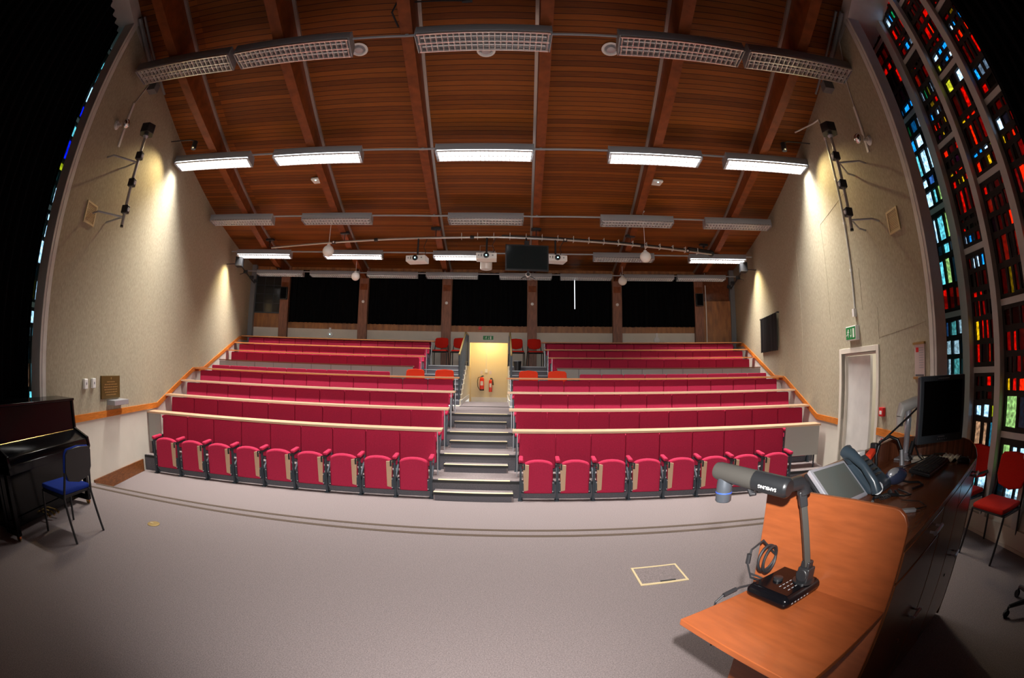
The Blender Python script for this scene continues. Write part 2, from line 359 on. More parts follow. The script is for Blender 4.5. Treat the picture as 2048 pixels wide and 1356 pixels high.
# ---------------------------------------------------------------- side walls
RAIL=[(15.35,1.09),(18.8,1.09),(20.75,1.72),(21.5,1.74),(24.75,2.68),(26.1,2.70)]
def railz(r):
    for (a,b),(c,d) in zip(RAIL,RAIL[1:]):
        if r<=c: return b+(d-b)*(r-a)/(c-a)
    return 2.7
DR0,DR1,DZ=16.63,17.78,2.06
for side,nm in ((-1,'left'),(1,'right')):
    T=wall_T(side);rs=sorted([15.35+i*(26.2-15.35)/40 for i in range(41)]+[q[0] for q in RAIL[1:]])
    def strip(rr,lo,hi,e0,e1,name,m):
        mb=MB();n=len(rr);vs=[];fs=[]
        for r in rr:
            for (e,z) in ((e0,lo(r)),(e1,lo(r)),(e1,hi(r)),(e0,hi(r))): vs.append((r,e,z))
        for i in range(n-1):
            for k in range(4):
                k2=(k+1)%4;fs.append((i*4+k,i*4+k2,(i+1)*4+k2,(i+1)*4+k))
        fs.append((3,2,1,0));fs.append(tuple((n-1)*4+k for k in range(4)))
        mb.add(vs,fs,T);return st(mb.build(name,m))
    def rng(a,b): return [a]+[r for r in rs if a<r<b]+[b]
    top=lambda r: zc(r)+.15
    if side<0:
        strip(rng(15.35,26.2),lambda r:railz(r),top,0,.15,'wall_left','fabricwall')
        strip(rng(15.35,26.2),lambda r:-.1,lambda r:railz(r),.004,.15,'wall_left','white')
        strip(rng(15.35,26.15),lambda r:railz(r)-.09,lambda r:railz(r),-.022,.0,'trim_5','trim')
        strip(rng(RS+.02,18.05),lambda r:0,lambda r:.2,-.02,.004,'baseboard_left','skirt')
    else:
        for a,b in ((15.35,DR0),(DR1,26.2)):
            strip(rng(a,b),lambda r:railz(r),top,0,.15,'wall_right','fabricwall')
            strip(rng(a,b),lambda r:-.1,lambda r:railz(r),.004,.15,'wall_right','white')
        strip(rng(DR0,DR1),lambda r:DZ,top,0,.15,'wall_right','fabricwall')
        strip(rng(15.35,DR0-.07),lambda r:railz(r)-.09,lambda r:railz(r),-.022,0,'trim_5','trim')
        strip(rng(DR1+.07,26.15),lambda r:railz(r)-.09,lambda r:railz(r),-.022,0,'trim_5','trim')
        strip(rng(17.86,18.05),lambda r:0,lambda r:.2,-.02,.004,'baseboard_right','skirt')
        # door: frame, leaf standing ajar, space beyond
        mb=MB()
        for (a,b,z0,z1) in ((DR0-.075,DR0,0,DZ+.075),(DR1,DR1+.075,0,DZ+.075),(DR0,DR1,DZ,DZ+.075)): mb.box(a,b,-.018,.10,z0,z1,T)
        for (a,b,z0,z1) in ((DR0,DR0+.03,0,DZ),(DR1-.03,DR1,0,DZ),(DR0,DR1,DZ-.03,DZ)): mb.box(a,b,.05,.12,z0,z1,T)
        fr=st(mb.build('door_1','white',bevel=.004))
        d=empty('door_leaf',WP(1,DR1-.03,.10,0),0);d.parent=fr
        hT=Matrix.Translation((DR1-.03,.10,0))@Matrix.Rotation(R_(-4),4,'Z')
        mb=MB();mb.box(-.68,0,0,.045,.01,DZ-.04,T@hT);st(mb.build('leaf','frame',fr))
        hT2=Matrix.Translation((DR0+.03,.10,0))@Matrix.Rotation(R_(38),4,'Z')
        mb=MB();mb.box(0,.46,0,.045,.01,DZ-.04,T@hT2);st(mb.build('leaf','frame',fr));bpy.data.objects.remove(d)
        mb=MB();mb.box(DR0-.4,DR1+.5,1.3,1.4,0,2.7,T);mb.box(DR0-.5,DR0-.3,.15,1.4,0,2.7,T);mb.box(DR1+.4,DR1+.5,.15,1.4,0,2.7,T);st(mb.build('wall_right','white'))
        mb=MB();mb.box(DR0-.5,DR1+.5,.15,1.4,2.6,2.7,T);st(mb.build('ceiling','white'))
        mb=MB();mb.box(DR0-.5,DR1+.5,-.02,1.4,-.1,0.002,T);st(mb.build('floor','carpet'))
    # corner post grey at the back
    if side>0: lamp('lobby_fill','AREA',WP(1,17.0,.8,2.55),14,(1,.93,.82),WP(1,17.2,.75,0),size=.4)  # unseen fill light, added to brighten the space behind the door
    strip([25.75,26.1],lambda r:1.9,lambda r:zc(r),-.16,-.0,'trim_6','concretegrey')
    # window recess: pilaster, plinth, mullions, lintel, outer shell
    mb=MB();mb.box(15.21,15.35,.0,.18,0,6.2,T);st(mb.build('trim_7','frame',bevel=.006))
    mb=MB();mb.box(15.26,15.275,-.006,.004,0,6.2,T);st(mb.build('trim_7','frame'))
    mb=MB();mb.box(9.0,16.4,.50,.9,0,.36,T);mb.box(9.0,16.4,.54,.9,.36,.52,T);mb.box(9.0,16.4,.488,.50,0,.20,T);st(mb.build('trim_8','white'))
    mb=MB();mb.box(15.35,16.4,.15,.9,-.1,7,T);st(mb.build('wall_left' if side<0 else 'wall_right','frame'))if False else None
    mb=MB();mb.box(16.35,16.45,.14,.9,0,7.2,T);st(mb.build('wall_left' if side<0 else 'wall_right','frame'))
    mb=MB();mb.prism([(16.4,6.05),(15.35,6.15),(12.0,6.9),(9,7.6),(9,8.4),(16.4,8.4)],-.0,.68,'y',T);st(mb.build('trim_9','frame'))
    def head(r): return 6.33+(15.46-r)*.22
    mull=[(15.11,15.25),(14.56,14.66),(13.97,14.08),(13.40,13.5),(12.85,12.95)]
    for (a,b) in mull:
        mb=MB();mb.box(a,b,.50,.66,.36,head(a)+.15,T);st(mb.build('trim_10','frame',bevel=.004))
    mb=MB();mb.box(9.0,12.86,.60,.72,.3,8,T);st(mb.build('wall_left' if side<0 else 'wall_right','curtain'))
    bays=[(15.25,16.35,0),(14.66,15.11,1),(14.08,14.56,0),(13.5,13.97,1),(12.95,13.40,0)]
    for bi,(a,b,odd) in enumerate(bays):
        tr=[1.16,2.39,3.61,4.86,6.04] if not odd else [1.77,3.0,4.23,5.46]
        hz=head((a+b)/2)
        w=st(empty('window_%d'%(bi+1+(5 if side<0 else 0)),(0,0,0)))
        mb=MB()
        for z in tr:
            if z<hz-.1: mb.box(a,b,.575,.64,z-.03,z+.03,T)
        mb.build('transom','frame',w)
        zs_=[.52]+[z for z in tr if z<hz-.1]+[hz]
        mm=MB();gg=MB();rnd=random.Random(31*bi+7*(side+2))
        warm=side>0
        for p0,p1 in zip(zs_,zs_[1:]):
            if p0>.6: p0+=.03
            if p1<hz-.01: p1-=.03
            z=p0+.035
            while z<p1-.05:
                big=z<1.35 or bi==0 or side<0
                hgt=rnd.choice([.13,.17,.2,.24,.3] if big else [.06,.08,.1,.13,.16,.2,.26]);hgt=min(hgt,p1-.03-z)
                if hgt<.05: break
                # glass pieces of one course
                u=a+.028;Wd=b-a;ncol=(rnd.choice([2,3,3]) if big else rnd.choice([3,4,4,5])) if Wd<.7 else 7
                cuts=[0]+sorted(rnd.uniform(.12,.88) if False else (i+rnd.uniform(-.22,.22))/ncol for i in range(1,ncol))+[1]
                lowz=z<1.35 or (bi==0 and (z<4.4 and rnd.random()<.75)) or (side<0)
                cool=rnd.random()<.27
                prev=a
                for c0,c1 in zip(cuts,cuts[1:]):
                    x0=a+.02+c0*(Wd-.04)+.012;x1=a+.02+c1*(Wd-.04)-.012
                    j=rnd.uniform(0,.03);k2=rnd.uniform(0,.03)
                    pz0,pz1=z+j*.5,z+hgt-k2*.5
                    rr=rnd.random()
                    if lowz:
                        if rr<.34: c=(.62,.80,.92)
                        elif rr<.52: c=(.28,.62,.66)
                        elif rr<.62: c=(.10,.28,.34)
                        elif rr<.70: c=(.42,.56,.30)
                        elif rr<.77: c=(.45,.48,.06)
                        elif rr<.84: c=(.02,.08,.75) if side<0 else (.12,.25,.45)
                        elif rr<.90: c=(.50,.36,.26)
                        else: c=(.03,.07,.09)
                    elif cool:
                        if rr<.30: c=(.72,.86,1.0)
                        elif rr<.58: c=(.08,.50,.85)
                        elif rr<.68: c=(.03,.42,.22)
                        elif rr<.8: c=(.62,.62,.12)
                        elif rr<.92: c=(.30,.012,.005)
                        else: c=(.05,.05,.07)
                    else:
                        if rr<.30: c=(.62,.035,.008)
                        elif rr<.44: c=(.85,.10,.012)
                        elif rr<.70: c=(.14,.008,.004)
                        elif rr<.78: c=(.75,.55,.05)
                        elif rr<.82: c=(.10,.02,.07)
                        elif rr<.88: c=(.3,.01,.01)
                        else: c=(.03,.02,.015)
                    if not lowz and rnd.random()<.25: c=tuple(q*.35 for q in c)
                    if x1-x0>.015:
                        # slightly irregular outline
                        q=[(x0+rnd.uniform(0,.008),pz0),(x1-rnd.uniform(0,.008),pz0+rnd.uniform(0,.008)),(x1-rnd.uniform(0,.01),pz1-rnd.uniform(0,.01)),(x0+rnd.uniform(0,.01),pz1)]
                        gg.prism(q,.598,.612,'y',T,c)
                        # mortar around this piece, filled between the piece and its cell
                        cell=[(prev,z-.025),(x1+.012 if c1<1 else b,z-.025),(x1+.012 if c1<1 else b,z+hgt+.012),(prev,z+hgt+.012)]
                        n=len(mm.v)
                        for yy in (.588,.625):
                            mm.v+=[tuple(T@Vector((p[0],yy,p[1]))) for p in cell]+[tuple(T@Vector((p[0],yy,p[1]))) for p in q]
                        for o_ in (0,8):
                            for i in range(4):
                                i2=(i+1)%4;mm.f.append((n+o_+i,n+o_+i2,n+o_+4+i2,n+o_+4+i));mm.c.append(None)
                        for i in range(4):
                            i2=(i+1)%4;mm.f.append((n+4+i,n+4+i2,n+12+i2,n+12+i));mm.c.append(None)
                    else:
                        mm.box(prev,x1+.012,.588,.625,z-.025,z+hgt+.012,T)
                    prev=x1+.012 if c1<1 else b
                z+=hgt+.037
            if z<p1+.03: mm.box(a,b,.588,.625,z-.026,p1+.012,T)
            mm.box(a,b,.588,.625,p0-.01,p0+.012,T)
        gg.build('glass','glass',w);mm.build('mortar','matrix',w)
# black stage curtains hanging inside the recesses
def curtain_mesh(mb,L,z0,z1,amp=.035,wl=.16,T=None,th=.012,seed=1):
    rnd=random.Random(seed);n=max(8,int(L/wl*6));vs=[]
    ph=0
    for i in range(n+1):
        x=L*i/n;ph+=2*math.pi/6*rnd.uniform(.75,1.25)
        y=amp*math.sin(ph)
        for zz,f in ((z0+rnd.uniform(-.006,.006),1.15),(z1,.8)):
            vs.append((x,y*f,zz));vs.append((x,y*f+th,zz))
    fs=[]
    for i in range(n):
        a=i*4;b=a+4
        fs+=[(a,b,b+2,a+2),(a+1,a+3,b+3,b+1),(a,a+1,b+1,b),(a+2,b+2,b+3,a+3)]
    fs+=[(0,2,3,1),(n*4,n*4+1,n*4+3,n*4+2)]
    return mb.add(vs,fs,T)
def solve_r(side,e,tan):    # r where WP has the given |x|/y as seen from the camera
    s,c=math.sin(R_(WA)),math.cos(R_(WA))
    return (tan*(CY-e*s)-(side*CX+e*c))/(s-tan*c)
mb=MB();r0=solve_r(-1,.33,math.tan(R_(63.4)))
curtain_mesh(mb,r0-9.2,.2,6.9,T=wall_T(-1)@Matrix.Translation((9.2,.33,0)),seed=3);tag(mb.build('stage_curtain','curtain',smooth=True),'black floor-length stage curtain hanging behind the piano','curtain')
mb=MB();r0=solve_r(1,.30,math.tan(R_(76.7)))
curtain_mesh(mb,r0-9.2,.2,6.9,T=wall_T(1)@Matrix.Translation((9.2,.30,0)),seed=4);tag(mb.build('stage_curtain','curtain',smooth=True),'black floor-length stage curtain at right beside the red stained glass','curtain')
# wall behind the camera, and dark outer leaves of the recess ends
mb=MB();mb.box(-6,5.4,-3.3,-3.2,-.1,8.6);st(mb.build('wall_front','white'))
for side in (-1,1):
    mb=MB();mb.box(8.2,9.1,-.1,.9,-.1,8.6,wall_T(side));st(mb.build('wall_left' if side<0 else 'wall_right','white'))
# ---------------------------------------------------------------- ceiling and beams
prof=[8,10,12,13,14,15,16,17,18,19,20,21,22,23,24,25,26.3]
for b in range(-3,4):
    a0,a1=6*b-3,6*b+3
    if b==-3: a0,a1=-20.5,-15
    if b==3: a0,a1=15,20.5
    mb=MB();uv=[];nq=len(prof)
    for r in prof:
        for a in (a0,a1): mb.v.append(P(r,a,zc(r)));uv.append((b*3.7+r*math.radians(a-a0),r))
    for r in prof:
        for a in (a0,a1): mb.v.append(P(r,a,zc(r)+.12));uv.append((b*3.7+r*math.radians(a-a0),r))
    for i in range(nq-1):
        j=2*i;mb.f.append((j,j+2,j+3,j+1));o_=2*nq;mb.f.append((o_+j,o_+j+1,o_+j+3,o_+j+2));mb.c+=[None,None]
    st(mb.build('ceiling','planks',uv=uv))
for b in range(6):
    ph=-15+6*b;a=R_(ph)
    T=Matrix(((math.sin(a),math.cos(a),0,CX),(math.cos(a),-math.sin(a),0,CY),(0,0,1,0),(0,0,0,1)))
    poly=[(r,zs(r)) for r in prof[:-1]+[26.05]]+[(r,zc(r)+.05) for r in reversed(prof[:-1]+[26.05])]
    mb=MB();mb.prism(poly,-.075,.075,'y',T);st(mb.build('ceiling_beam','beam'))
    # painted cable trunking in the angle between beam and boards
    sd=1 if ph<0 else -1
    mb=MB();n=len(prof)-1;ed=[];rr=prof[:-1]+[26.0]
    for r in rr: ed.append((r,zc(r)-.045))
    poly=ed+[(r,zc(r)) for r in reversed(rr)]
    mb.prism(poly,sd*.075,sd*.12,'y',T);st(mb.build('trim_11','pipe'))
    # post under the beam end against the back wall
    T2=Matrix(((math.cos(a),math.sin(a),0,P(25.9,ph)[0]),(-math.sin(a),math.cos(a),0,P(25.9,ph)[1]),(0,0,1,0),(0,0,0,1)))
    mb=MB();mb.box(-.15,.15,-.10,.12,1.9,4.73,T2);mb.box(.08,.15,-.08,.12,4.73,5.1,T2);st(mb.build('column','column',bevel=.006))
    mb=MB();mb.box(-.12,.12,-.108,-.10,4.35,4.55,T2);st(mb.build('trim_12','beam'))
    if 0<b<5:
        mb=MB();mb.lathe([(.048,0),(.048,.018),(.04,.026)],16,T2@Matrix.Translation((0,-.10,3.97))@Matrix.Rotation(R_(90),4,'X'))
        tag(mb.build('round_plate','plug',smooth=True),'small round white plate on the %s timber column'%['','inner-left-of-far-left','left one of the two central','right one of the two central','fourth from the right wall'][0] if False else 'small round white plate on the %s timber post of the back wall'%{1:'second from left',2:'third from left',3:'third from right',4:'second from right'}[b],'wall fitting','round plates on the posts')
# ---------------------------------------------------------------- back wall, bay by bay
def bayT(b,R=26.0):
    a=R_(6*b);d=R*math.cos(R_(3));hw=R*math.sin(R_(3))
    return Matrix(((math.cos(a),math.sin(a),0,CX+d*math.sin(a)),(-math.sin(a),math.cos(a),0,CY+d*math.cos(a)),(0,0,1,0),(0,0,0,1))),hw
for b in range(-3,4):
    T,hw=bayT(b)
    x0,x1=-hw-.02,hw+.02
    if b==-3: x0=-1.0+hw-.35 if False else hw-1.5
    if b==3: x1=-hw+1.5
    mb=MB()
    if b==0:
        pw=.60
        mb.box(x0,-pw,0,.15,1.9,3.08,T);mb.box(pw,x1,0,.15,1.9,3.08,T);mb.box(-pw,pw,0,.15,2.75,3.08,T)
        mb.box(-pw-.15,-pw,0,.15,.5,1.95,T);mb.box(pw,pw+.15,0,.15,.5,1.95,T)
    else: mb.box(x0,x1,0,.15,1.9,3.08,T)
    st(mb.build('wall_back','white'))
    mb=MB()
    if b==1:
        gx=.0
        mb.box(x0,x1,-.02,.12,3.08,3.31,T);mb.box(x0,-.35,0,.12,3.31,5.2,T);mb.box(.15,x1,0,.12,3.31,5.2,T);mb.box(-.35,.15,0,.12,4.9,5.2,T)
        st(mb.build('wall_back','ply'));mb=MB();mb.box(-.35,.15,0,.12,3.31,3.85,T);st(mb.build('wall_back','curtain'))
        mb=MB();mb.box(-.35,.15,.06,.066,3.85,4.9,T);st(mb.build('window_11','pane'))
    elif b==3:
        mb.box(x0,x1,0,.12,3.08,5.2,T);st(mb.build('wall_back','darkmahog'))
        mb=MB();mb.box(-1.22,-.22,-.13,0,2.0,4.10,T);o=tag(mb.build('plywood_cupboard','ply',bevel=.004),'tall varnished plywood cupboard front in the right back corner','cupboard')
    elif b==-3:
        mb.box(x0,x1,0,.12,3.08,5.2,T);st(mb.build('wall_back','ply'))
        w=st(empty('window_12',(0,0,0)));
        mb=MB();mb.box(.28,1.22,-.03,-.01,3.57,4.75,T);mb.build('glass','darkwin',w)
        mb=MB()
        for (a_,b_,c_,d_) in ((.26,1.24,3.54,3.58),(.26,1.24,4.74,4.78),(.25,.29,3.54,4.78),(1.21,1.25,3.54,4.78)): mb.box(a_,b_,-.045,-.01,c_,d_,T)
        for xx in (.6,.92): mb.box(xx-.006,xx+.006,-.035,-.03,3.58,4.74,T)
        for zz in (3.87,4.17,4.46): mb.box(.28,1.22,-.035,-.03,zz-.006,zz+.006,T)
        mb.build('frame','steel',w)
    else:
        mb.box(x0,x1,-.02,.12,3.08,3.31,T);mb.box(x0,x1,0,.12,3.31,5.2,T);st(mb.build('wall_back','ply'))
    if -3<b<3:
        side={-2:'far left',-1:'second from left',0:'middle',1:'second from right, with a slit of daylight',2:'far right'}[b]
        Tc=T@Matrix.Translation((-hw+.17,-.09,0))
        L=2*hw-.34
        mb=MB()
        if b==1:
            curtain_mesh(mb,1.18,3.28,4.98,T=Tc,seed=20,th=.01);curtain_mesh(mb,L-1.197,3.28,4.98,T=Tc@Matrix.Translation((1.197,0,0)),seed=21,th=.01)
        else: curtain_mesh(mb,L-(.03 if b==1 else 0),3.27,4.98,T=Tc,seed=30+b,th=.01)
        tag(mb.build('window_curtain','curtain',smooth=True),'black blackout curtain over the back wall bay, '+side,'curtain','blackout curtains on the back wall')
# plaster over the last part between ceiling and wall head is covered by the wall boxes; outer back seal
mb=MB();sector(mb,26.3,26.4,-WA-1,-.0-3.2,-.1,5.6,10);sector(mb,26.3,26.4,9.2,WA+1,-.1,5.6,10);sector(mb,26.3,26.4,2.8,3.6,-.1,5.6,4);st(mb.build('wall_back','frame'))
# passage beyond the portal
mb=MB();mb.box(XL-.4,XR+.4,15.25,15.35,.3,3.3);st(mb.build('wall_back','yellowwhite'))
mb=MB();mb.box(XL-.5,XL-.02,14.2,15.3,.3,3.3);mb.box(XR+.02,XR+.5,14.2,15.3,.3,3.3);st(mb.build('wall_back','yellowwhite'))
mb=MB();mb.box(XL-.5,XR+.5,14.2,15.3,3.1,3.2);st(mb.build('ceiling','yellowwhite'))
mb=MB();mb.box(XL,XR,15.225,15.25,.8,.965);st(mb.build('baseboard_back','plug'))
lamp('corridor_lamp','AREA',(CX,14.75,3.05),15,(1,.74,.32),(CX,14.9,1),size=.5)
lamp('stair_lamp','POINT',(CX,14.7,2.7),2.5,(1,.74,.30),shadow_soft_size=.1)
# ---------------------------------------------------------------- tip-up seats
def make_seat(name,full,top=.925,m='seat',bright=True):
    r=empty(name,(0,0,0));w=.2645
    # backrest: leaning upholstered slab
    pr=[(-w+.002,.40),(-w+.002,top-.02),(-w+.02,top),(w-.02,top),(w-.002,top-.02),(w-.002,.40)]
    T=Matrix.Translation((0,.02,0))@Matrix.Rotation(R_(-6),4,'X')
    mb=MB();mb.prism(pr,-.0,.06,'y',Matrix.Translation((0,-.0,0))@Matrix.Rotation(R_(-5),4,'X'));mb.build('backrest',m,r,bevel=.014)
    # folded seat with arched top
    ar=[(-.215,.10),(.215,.10)]+[(.205*math.cos(R_(t)),.52+.075*math.sin(R_(t))) for t in range(0,181,15)]
    mb=MB();mb.prism(ar,-.375,-.285,'y',Matrix.Rotation(R_(-1.5),4,'X'));mb.build('seat_cushion',m,r,bevel=.03)
    if full:
        for s_ in (-1,1):
            mb=MB();mb.prism([(-.385,.14),(-.36,.12),(-.28,.12),(-.28,.29),(-.385,.30)],*sorted((s_*.20,s_*.235)),'x');mb.build('hinge_bracket','steel',r)
            for zz in (.15,.28): mb=MB();mb.lathe([(.008,0),(.008,.006)],8,Matrix.Translation((s_*.208,-.385,zz))@Matrix.Rotation(R_(90),4,'X'));mb.build('bolt','chrome',r)
    return r
def standard(r,x,full,tablet,tside,top=.925):
    mb=MB();mb.box(x-.015,x+.015,-.37,-.33,0,.56);mb.prism([(-.33,.22),(-.29,.22),(.06,.40),(.135,top-.065),(.115,top-.065),(.03,.45),(-.33,.27)],x-.013,x+.013,'x')
    mb.box(x-.032,x+.032,-.39,-.19,0,.012);mb.prism([(-.37,.012),(-.21,.012),(-.32,.10),(-.36,.10)],x-.011,x+.011,'x');mb.box(x-.013,x+.013,-.34,-.04,.53,.565);mb.build('leg','steel',r)
    mb=MB();mb.box(x-.032,x+.032,-.385,-.07,.565,.615);mb.build('armrest','seat',r,bevel=.018)
    if tablet:
        mb=MB();mb.prism([(x+tside*.03,.55),(x+tside*.115,.54),(x+tside*.11,.17),(x+tside*.05,.155)],-.405,-.388,'y');mb.build('writing_tablet','beech',r,bevel=.003)
        mb=MB();mb.box(*sorted((x-tside*.02,x+tside*.06)),-.40,-.37,.52,.56);mb.box(*sorted((x+tside*.035,x+tside*.06)),-.415,-.395,.47,.55);mb.build('tablet_hinge','blackplastic',r)
protos={}
def proto(kind):
    if kind in protos: return protos[kind]
    f,t,ts,end=kind[:4];top=kind[4]
    r=make_seat('lecture_seat',f,top,kind[5])
    # ts: side (+1/-1) away from the aisle; the standard shared with the neighbour stands there
    standard(r,-ts*.248,f,t,ts,top)
    reg(r);protos[kind]=r;r['category']='seat';return r
BLK={1:(18.38,0,9,8,-16.84,-1.88,2.08,15.3),2:(19.2,.25,10,10,-18.2,-1.79,1.9,18.2),3:(20.03,.5,11,11,-18.1,-1.66,1.79,18.1),4:(20.87,.75,11,11,-18.1,-1.61,1.71,18.0),
5:(21.72,1.0,9,9,-18.0,-5.56,5.62,17.95),6:(23.4,1.25,11,11,-17.9,-4.28,4.3,17.7),7:(24.2,1.5,11,11,-17.8,-4.13,4.12,17.66),8:(25.0,1.75,11,11,-17.2,-3.97,3.95,17.14),9:(25.68,2.0,11,11,-17.3,-3.98,3.86,17.3)}
ROWN={1:'front',2:'second',3:'third',4:'fourth',5:'fifth',6:'sixth',7:'seventh',8:'eighth',9:'back'}
used=set()
for k,(rb,z,nl,nr,l0,l1,r0,r1) in BLK.items():
    for side,n,a0,a1 in ((-1,nl,l1,l0),(1,nr,r0,r1)):
        lim=(WA-.62*18/rb if False else WA-.35)
        if abs(a1)>lim: a1=lim*side
        pitch=abs(a1-a0)/n
        for i in range(n):
            ph=a0+side*pitch*(i+.5)
            top=.925 if k not in (5,9) else (.80 if k==5 else .76)
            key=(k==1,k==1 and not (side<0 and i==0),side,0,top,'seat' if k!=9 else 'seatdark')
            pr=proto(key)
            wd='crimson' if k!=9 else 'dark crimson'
            lab='%s tip-up seat in the %s row, %s block, %s from the aisle'%(wd,ROWN[k],'left' if side<0 else 'right',NOR(i))
            grp='tip-up seats of the %s row'%ROWN[k]
            loc=P(rb,ph,z);rz=-R_(ph);sc=(2*rb*math.tan(R_(pitch/2))/.53,1,1)
            if key in used: o=dup(pr,loc,rz,lab,grp,scale=sc)
            else:
                used.add(key);o=pr;o.location=loc;o.rotation_euler=(0,0,rz);o.scale=sc;tag(o,lab,'seat',grp)
            if i==n-1:
                standard(o,side*.248,False,False,1,top)
# ---------------------------------------------------------------- long writing desks
def desk(name,rb,z,a0,a1,edge,side,k,panel=None,top=.945):
    g=empty(name,P(rb,(a0+a1)/2,z),0,None,'desk')
    inv=Matrix.Translation(-Vector(P(rb,(a0+a1)/2,z)))
    mb=MB();sector(mb,rb-.02,rb+.27,a0,a1,z+top,z+top+.025,24,inv);mb.build('desktop','beech',g)
    mb=MB();sector(mb,rb-.028,rb-.02,a0,a1,z+top-.004,z+top+.026,24,inv);mb.build('edging',edge,g)
    return g,inv
def finish(g,inv,rb,z,angs,m='steel'):
    for a in angs:
        T=inv@Matrix(((math.cos(R_(a)),math.sin(R_(a)),0,P(rb,a)[0]),(-math.sin(R_(a)),math.cos(R_(a)),0,P(rb,a)[1]),(0,0,1,z),(0,0,0,1)))
        mb=MB();mb.box(-.006,.006,.10,.14,0,.945,T);mb.build('leg',m,g)
for k in (1,2,3,4,6,7,8):
    rb,z=BLK[k][0],BLK[k][1];l0,l1,r0,r1=BLK[k][4:]
    for side,a0,a1 in ((-1,-WA+.03 if k>1 else -WA+.01,l1+.35),(1,r0-.35,WA-.03 if k>1 else WA-.35)):
        nm='left' if side<0 else 'right'
        g,inv=desk('writing_desk',rb,z,a0,a1,'beech' if k<4 else 'beechedge',side,k)
        g['label']='long curved %s writing ledge behind the %s row seats, %s block'%('beech' if k<4 else 'orange-edged',ROWN[k],nm);g['group']='long writing ledges'
        ain=a1 if side<0 else a0
        finish(g,inv,rb,z,[ain-side*-.12 if False else (l1+.12 if side<0 else r0-.12)],'chrome' if False else 'silver')
        if k==1:
            p0,p1=(-WA+.05,-16.86) if side<0 else (15.33,WA-.40)
            mb=MB();sector(mb,rb+.0,rb+.02,p0,p1,z+.46,z+.94,6,inv);mb.build('modesty_panel','panel',g)
            finish(g,inv,rb-.10,z,[(-WA+.2) if side<0 else (WA-.6)])
# panelled barrier in front of the sixth row
for side,a0,a1 in ((-1,-WA+.15,-4.43),(1,4.41,WA-.15)):
    rb=22.62;z=1.25;g=empty('panelled_barrier',P(rb,(a0+a1)/2,z),0,'grey ten-panel barrier with brown ledge before the sixth row, %s block'%('left' if side<0 else 'right'),'barrier','panelled barriers')
    inv=Matrix.Translation(-Vector(P(rb,(a0+a1)/2,z)))
    for i in range(10):
        p=(a1-a0)/10;mb=MB();sector(mb,rb,rb+.018,a0+p*i+.012,a0+p*(i+1)-.012,z+.0,z+.665,2,inv);mb.build('panel','panel',g)
    mb=MB();sector(mb,rb+.018,rb+.026,a0,a1,z,z+.665,12,inv);mb.build('backing','steel',g)
    mb=MB();sector(mb,rb-.02,rb+.27,a0,a1,z+.672,z+.695,20,inv);mb.build('ledge','brownedge',g)
# ---------------------------------------------------------------- strip lights
def fixture(lit):
    r=empty('strip_light',(0,0,0));L=.78
    mb=MB();mb.prism([(-.15,.05),(.15,.05),(.165,.03),(.18,-.085),(-.18,-.085),(-.165,.03)],-L,L,'x');mb.build('housing','lightgrey',r,bevel=.004)
    mb=MB()
    mb.box(-L+.02,L-.02,-.17,.17,-.090,-.086);mb.build('tray','lit' if lit else 'louverbase',r)
    mb=MB()
    for y in (-.172,0,.172): mb.box(-L+.01,L-.01,y-.008,y+.008,-.125,-.100)
    for i in range(23):
        x=-L+.03+i*(2*L-.06)/22
        for (y0,y1) in ((-.164,-.008),(.008,.164)):
            mb.prism([(x-.003,-.125),(x+.003,-.125),(x+.013,-.090),(x-.013,-.090)],y0,y1,'y')
    mb.build('louvre','plug' if lit else 'louver',r)
    if not lit:
        for y in (-.085,.085): mb=MB();mb.tube([(-L+.05,y,-.100),(L-.05,y,-.100)],.010,8);mb.build('tube','tube',r,smooth=True)
    for x in (-L-.012,L): mb=MB();mb.prism([(-.153,.052),(.153,.052),(.183,-.088),(.178,-.127),(-.178,-.127),(-.183,-.088)],x,x+.012,'x');mb.build('end_cap','lightgrey',r)
    return reg(r)
FX={1:(15.86,5.67,[-14.35,-8.3,.33,8.9,14.9],[0]*5),2:(18.36,5.34,[-15.1,-8.67,.17,8.9,15.25],[1]*5),3:(20.84,5.03,[-15.27,-8.9,.04,8.9,15.27],[0]*5),
4:(22.94,4.76,[-15.08,-8.75,-1.47,8.73,15.08],[1,1,1,0,1]),5:(24.67,4.59,[-14.83,-10.76,-6.62,-2.5,2.49,6.61,10.96,14.73],[0]*8)}
fx={};POS={5:['far left','second from left','middle','second from right','far right'],8:['far left','second from left','third from left','fourth from left','fourth from right','third from right','second from right','far right']}
RN={1:'nearest row above the stage',2:'second row from the camera',3:'third row from the camera',4:'fourth row from the camera',5:'back row under the curtains'}
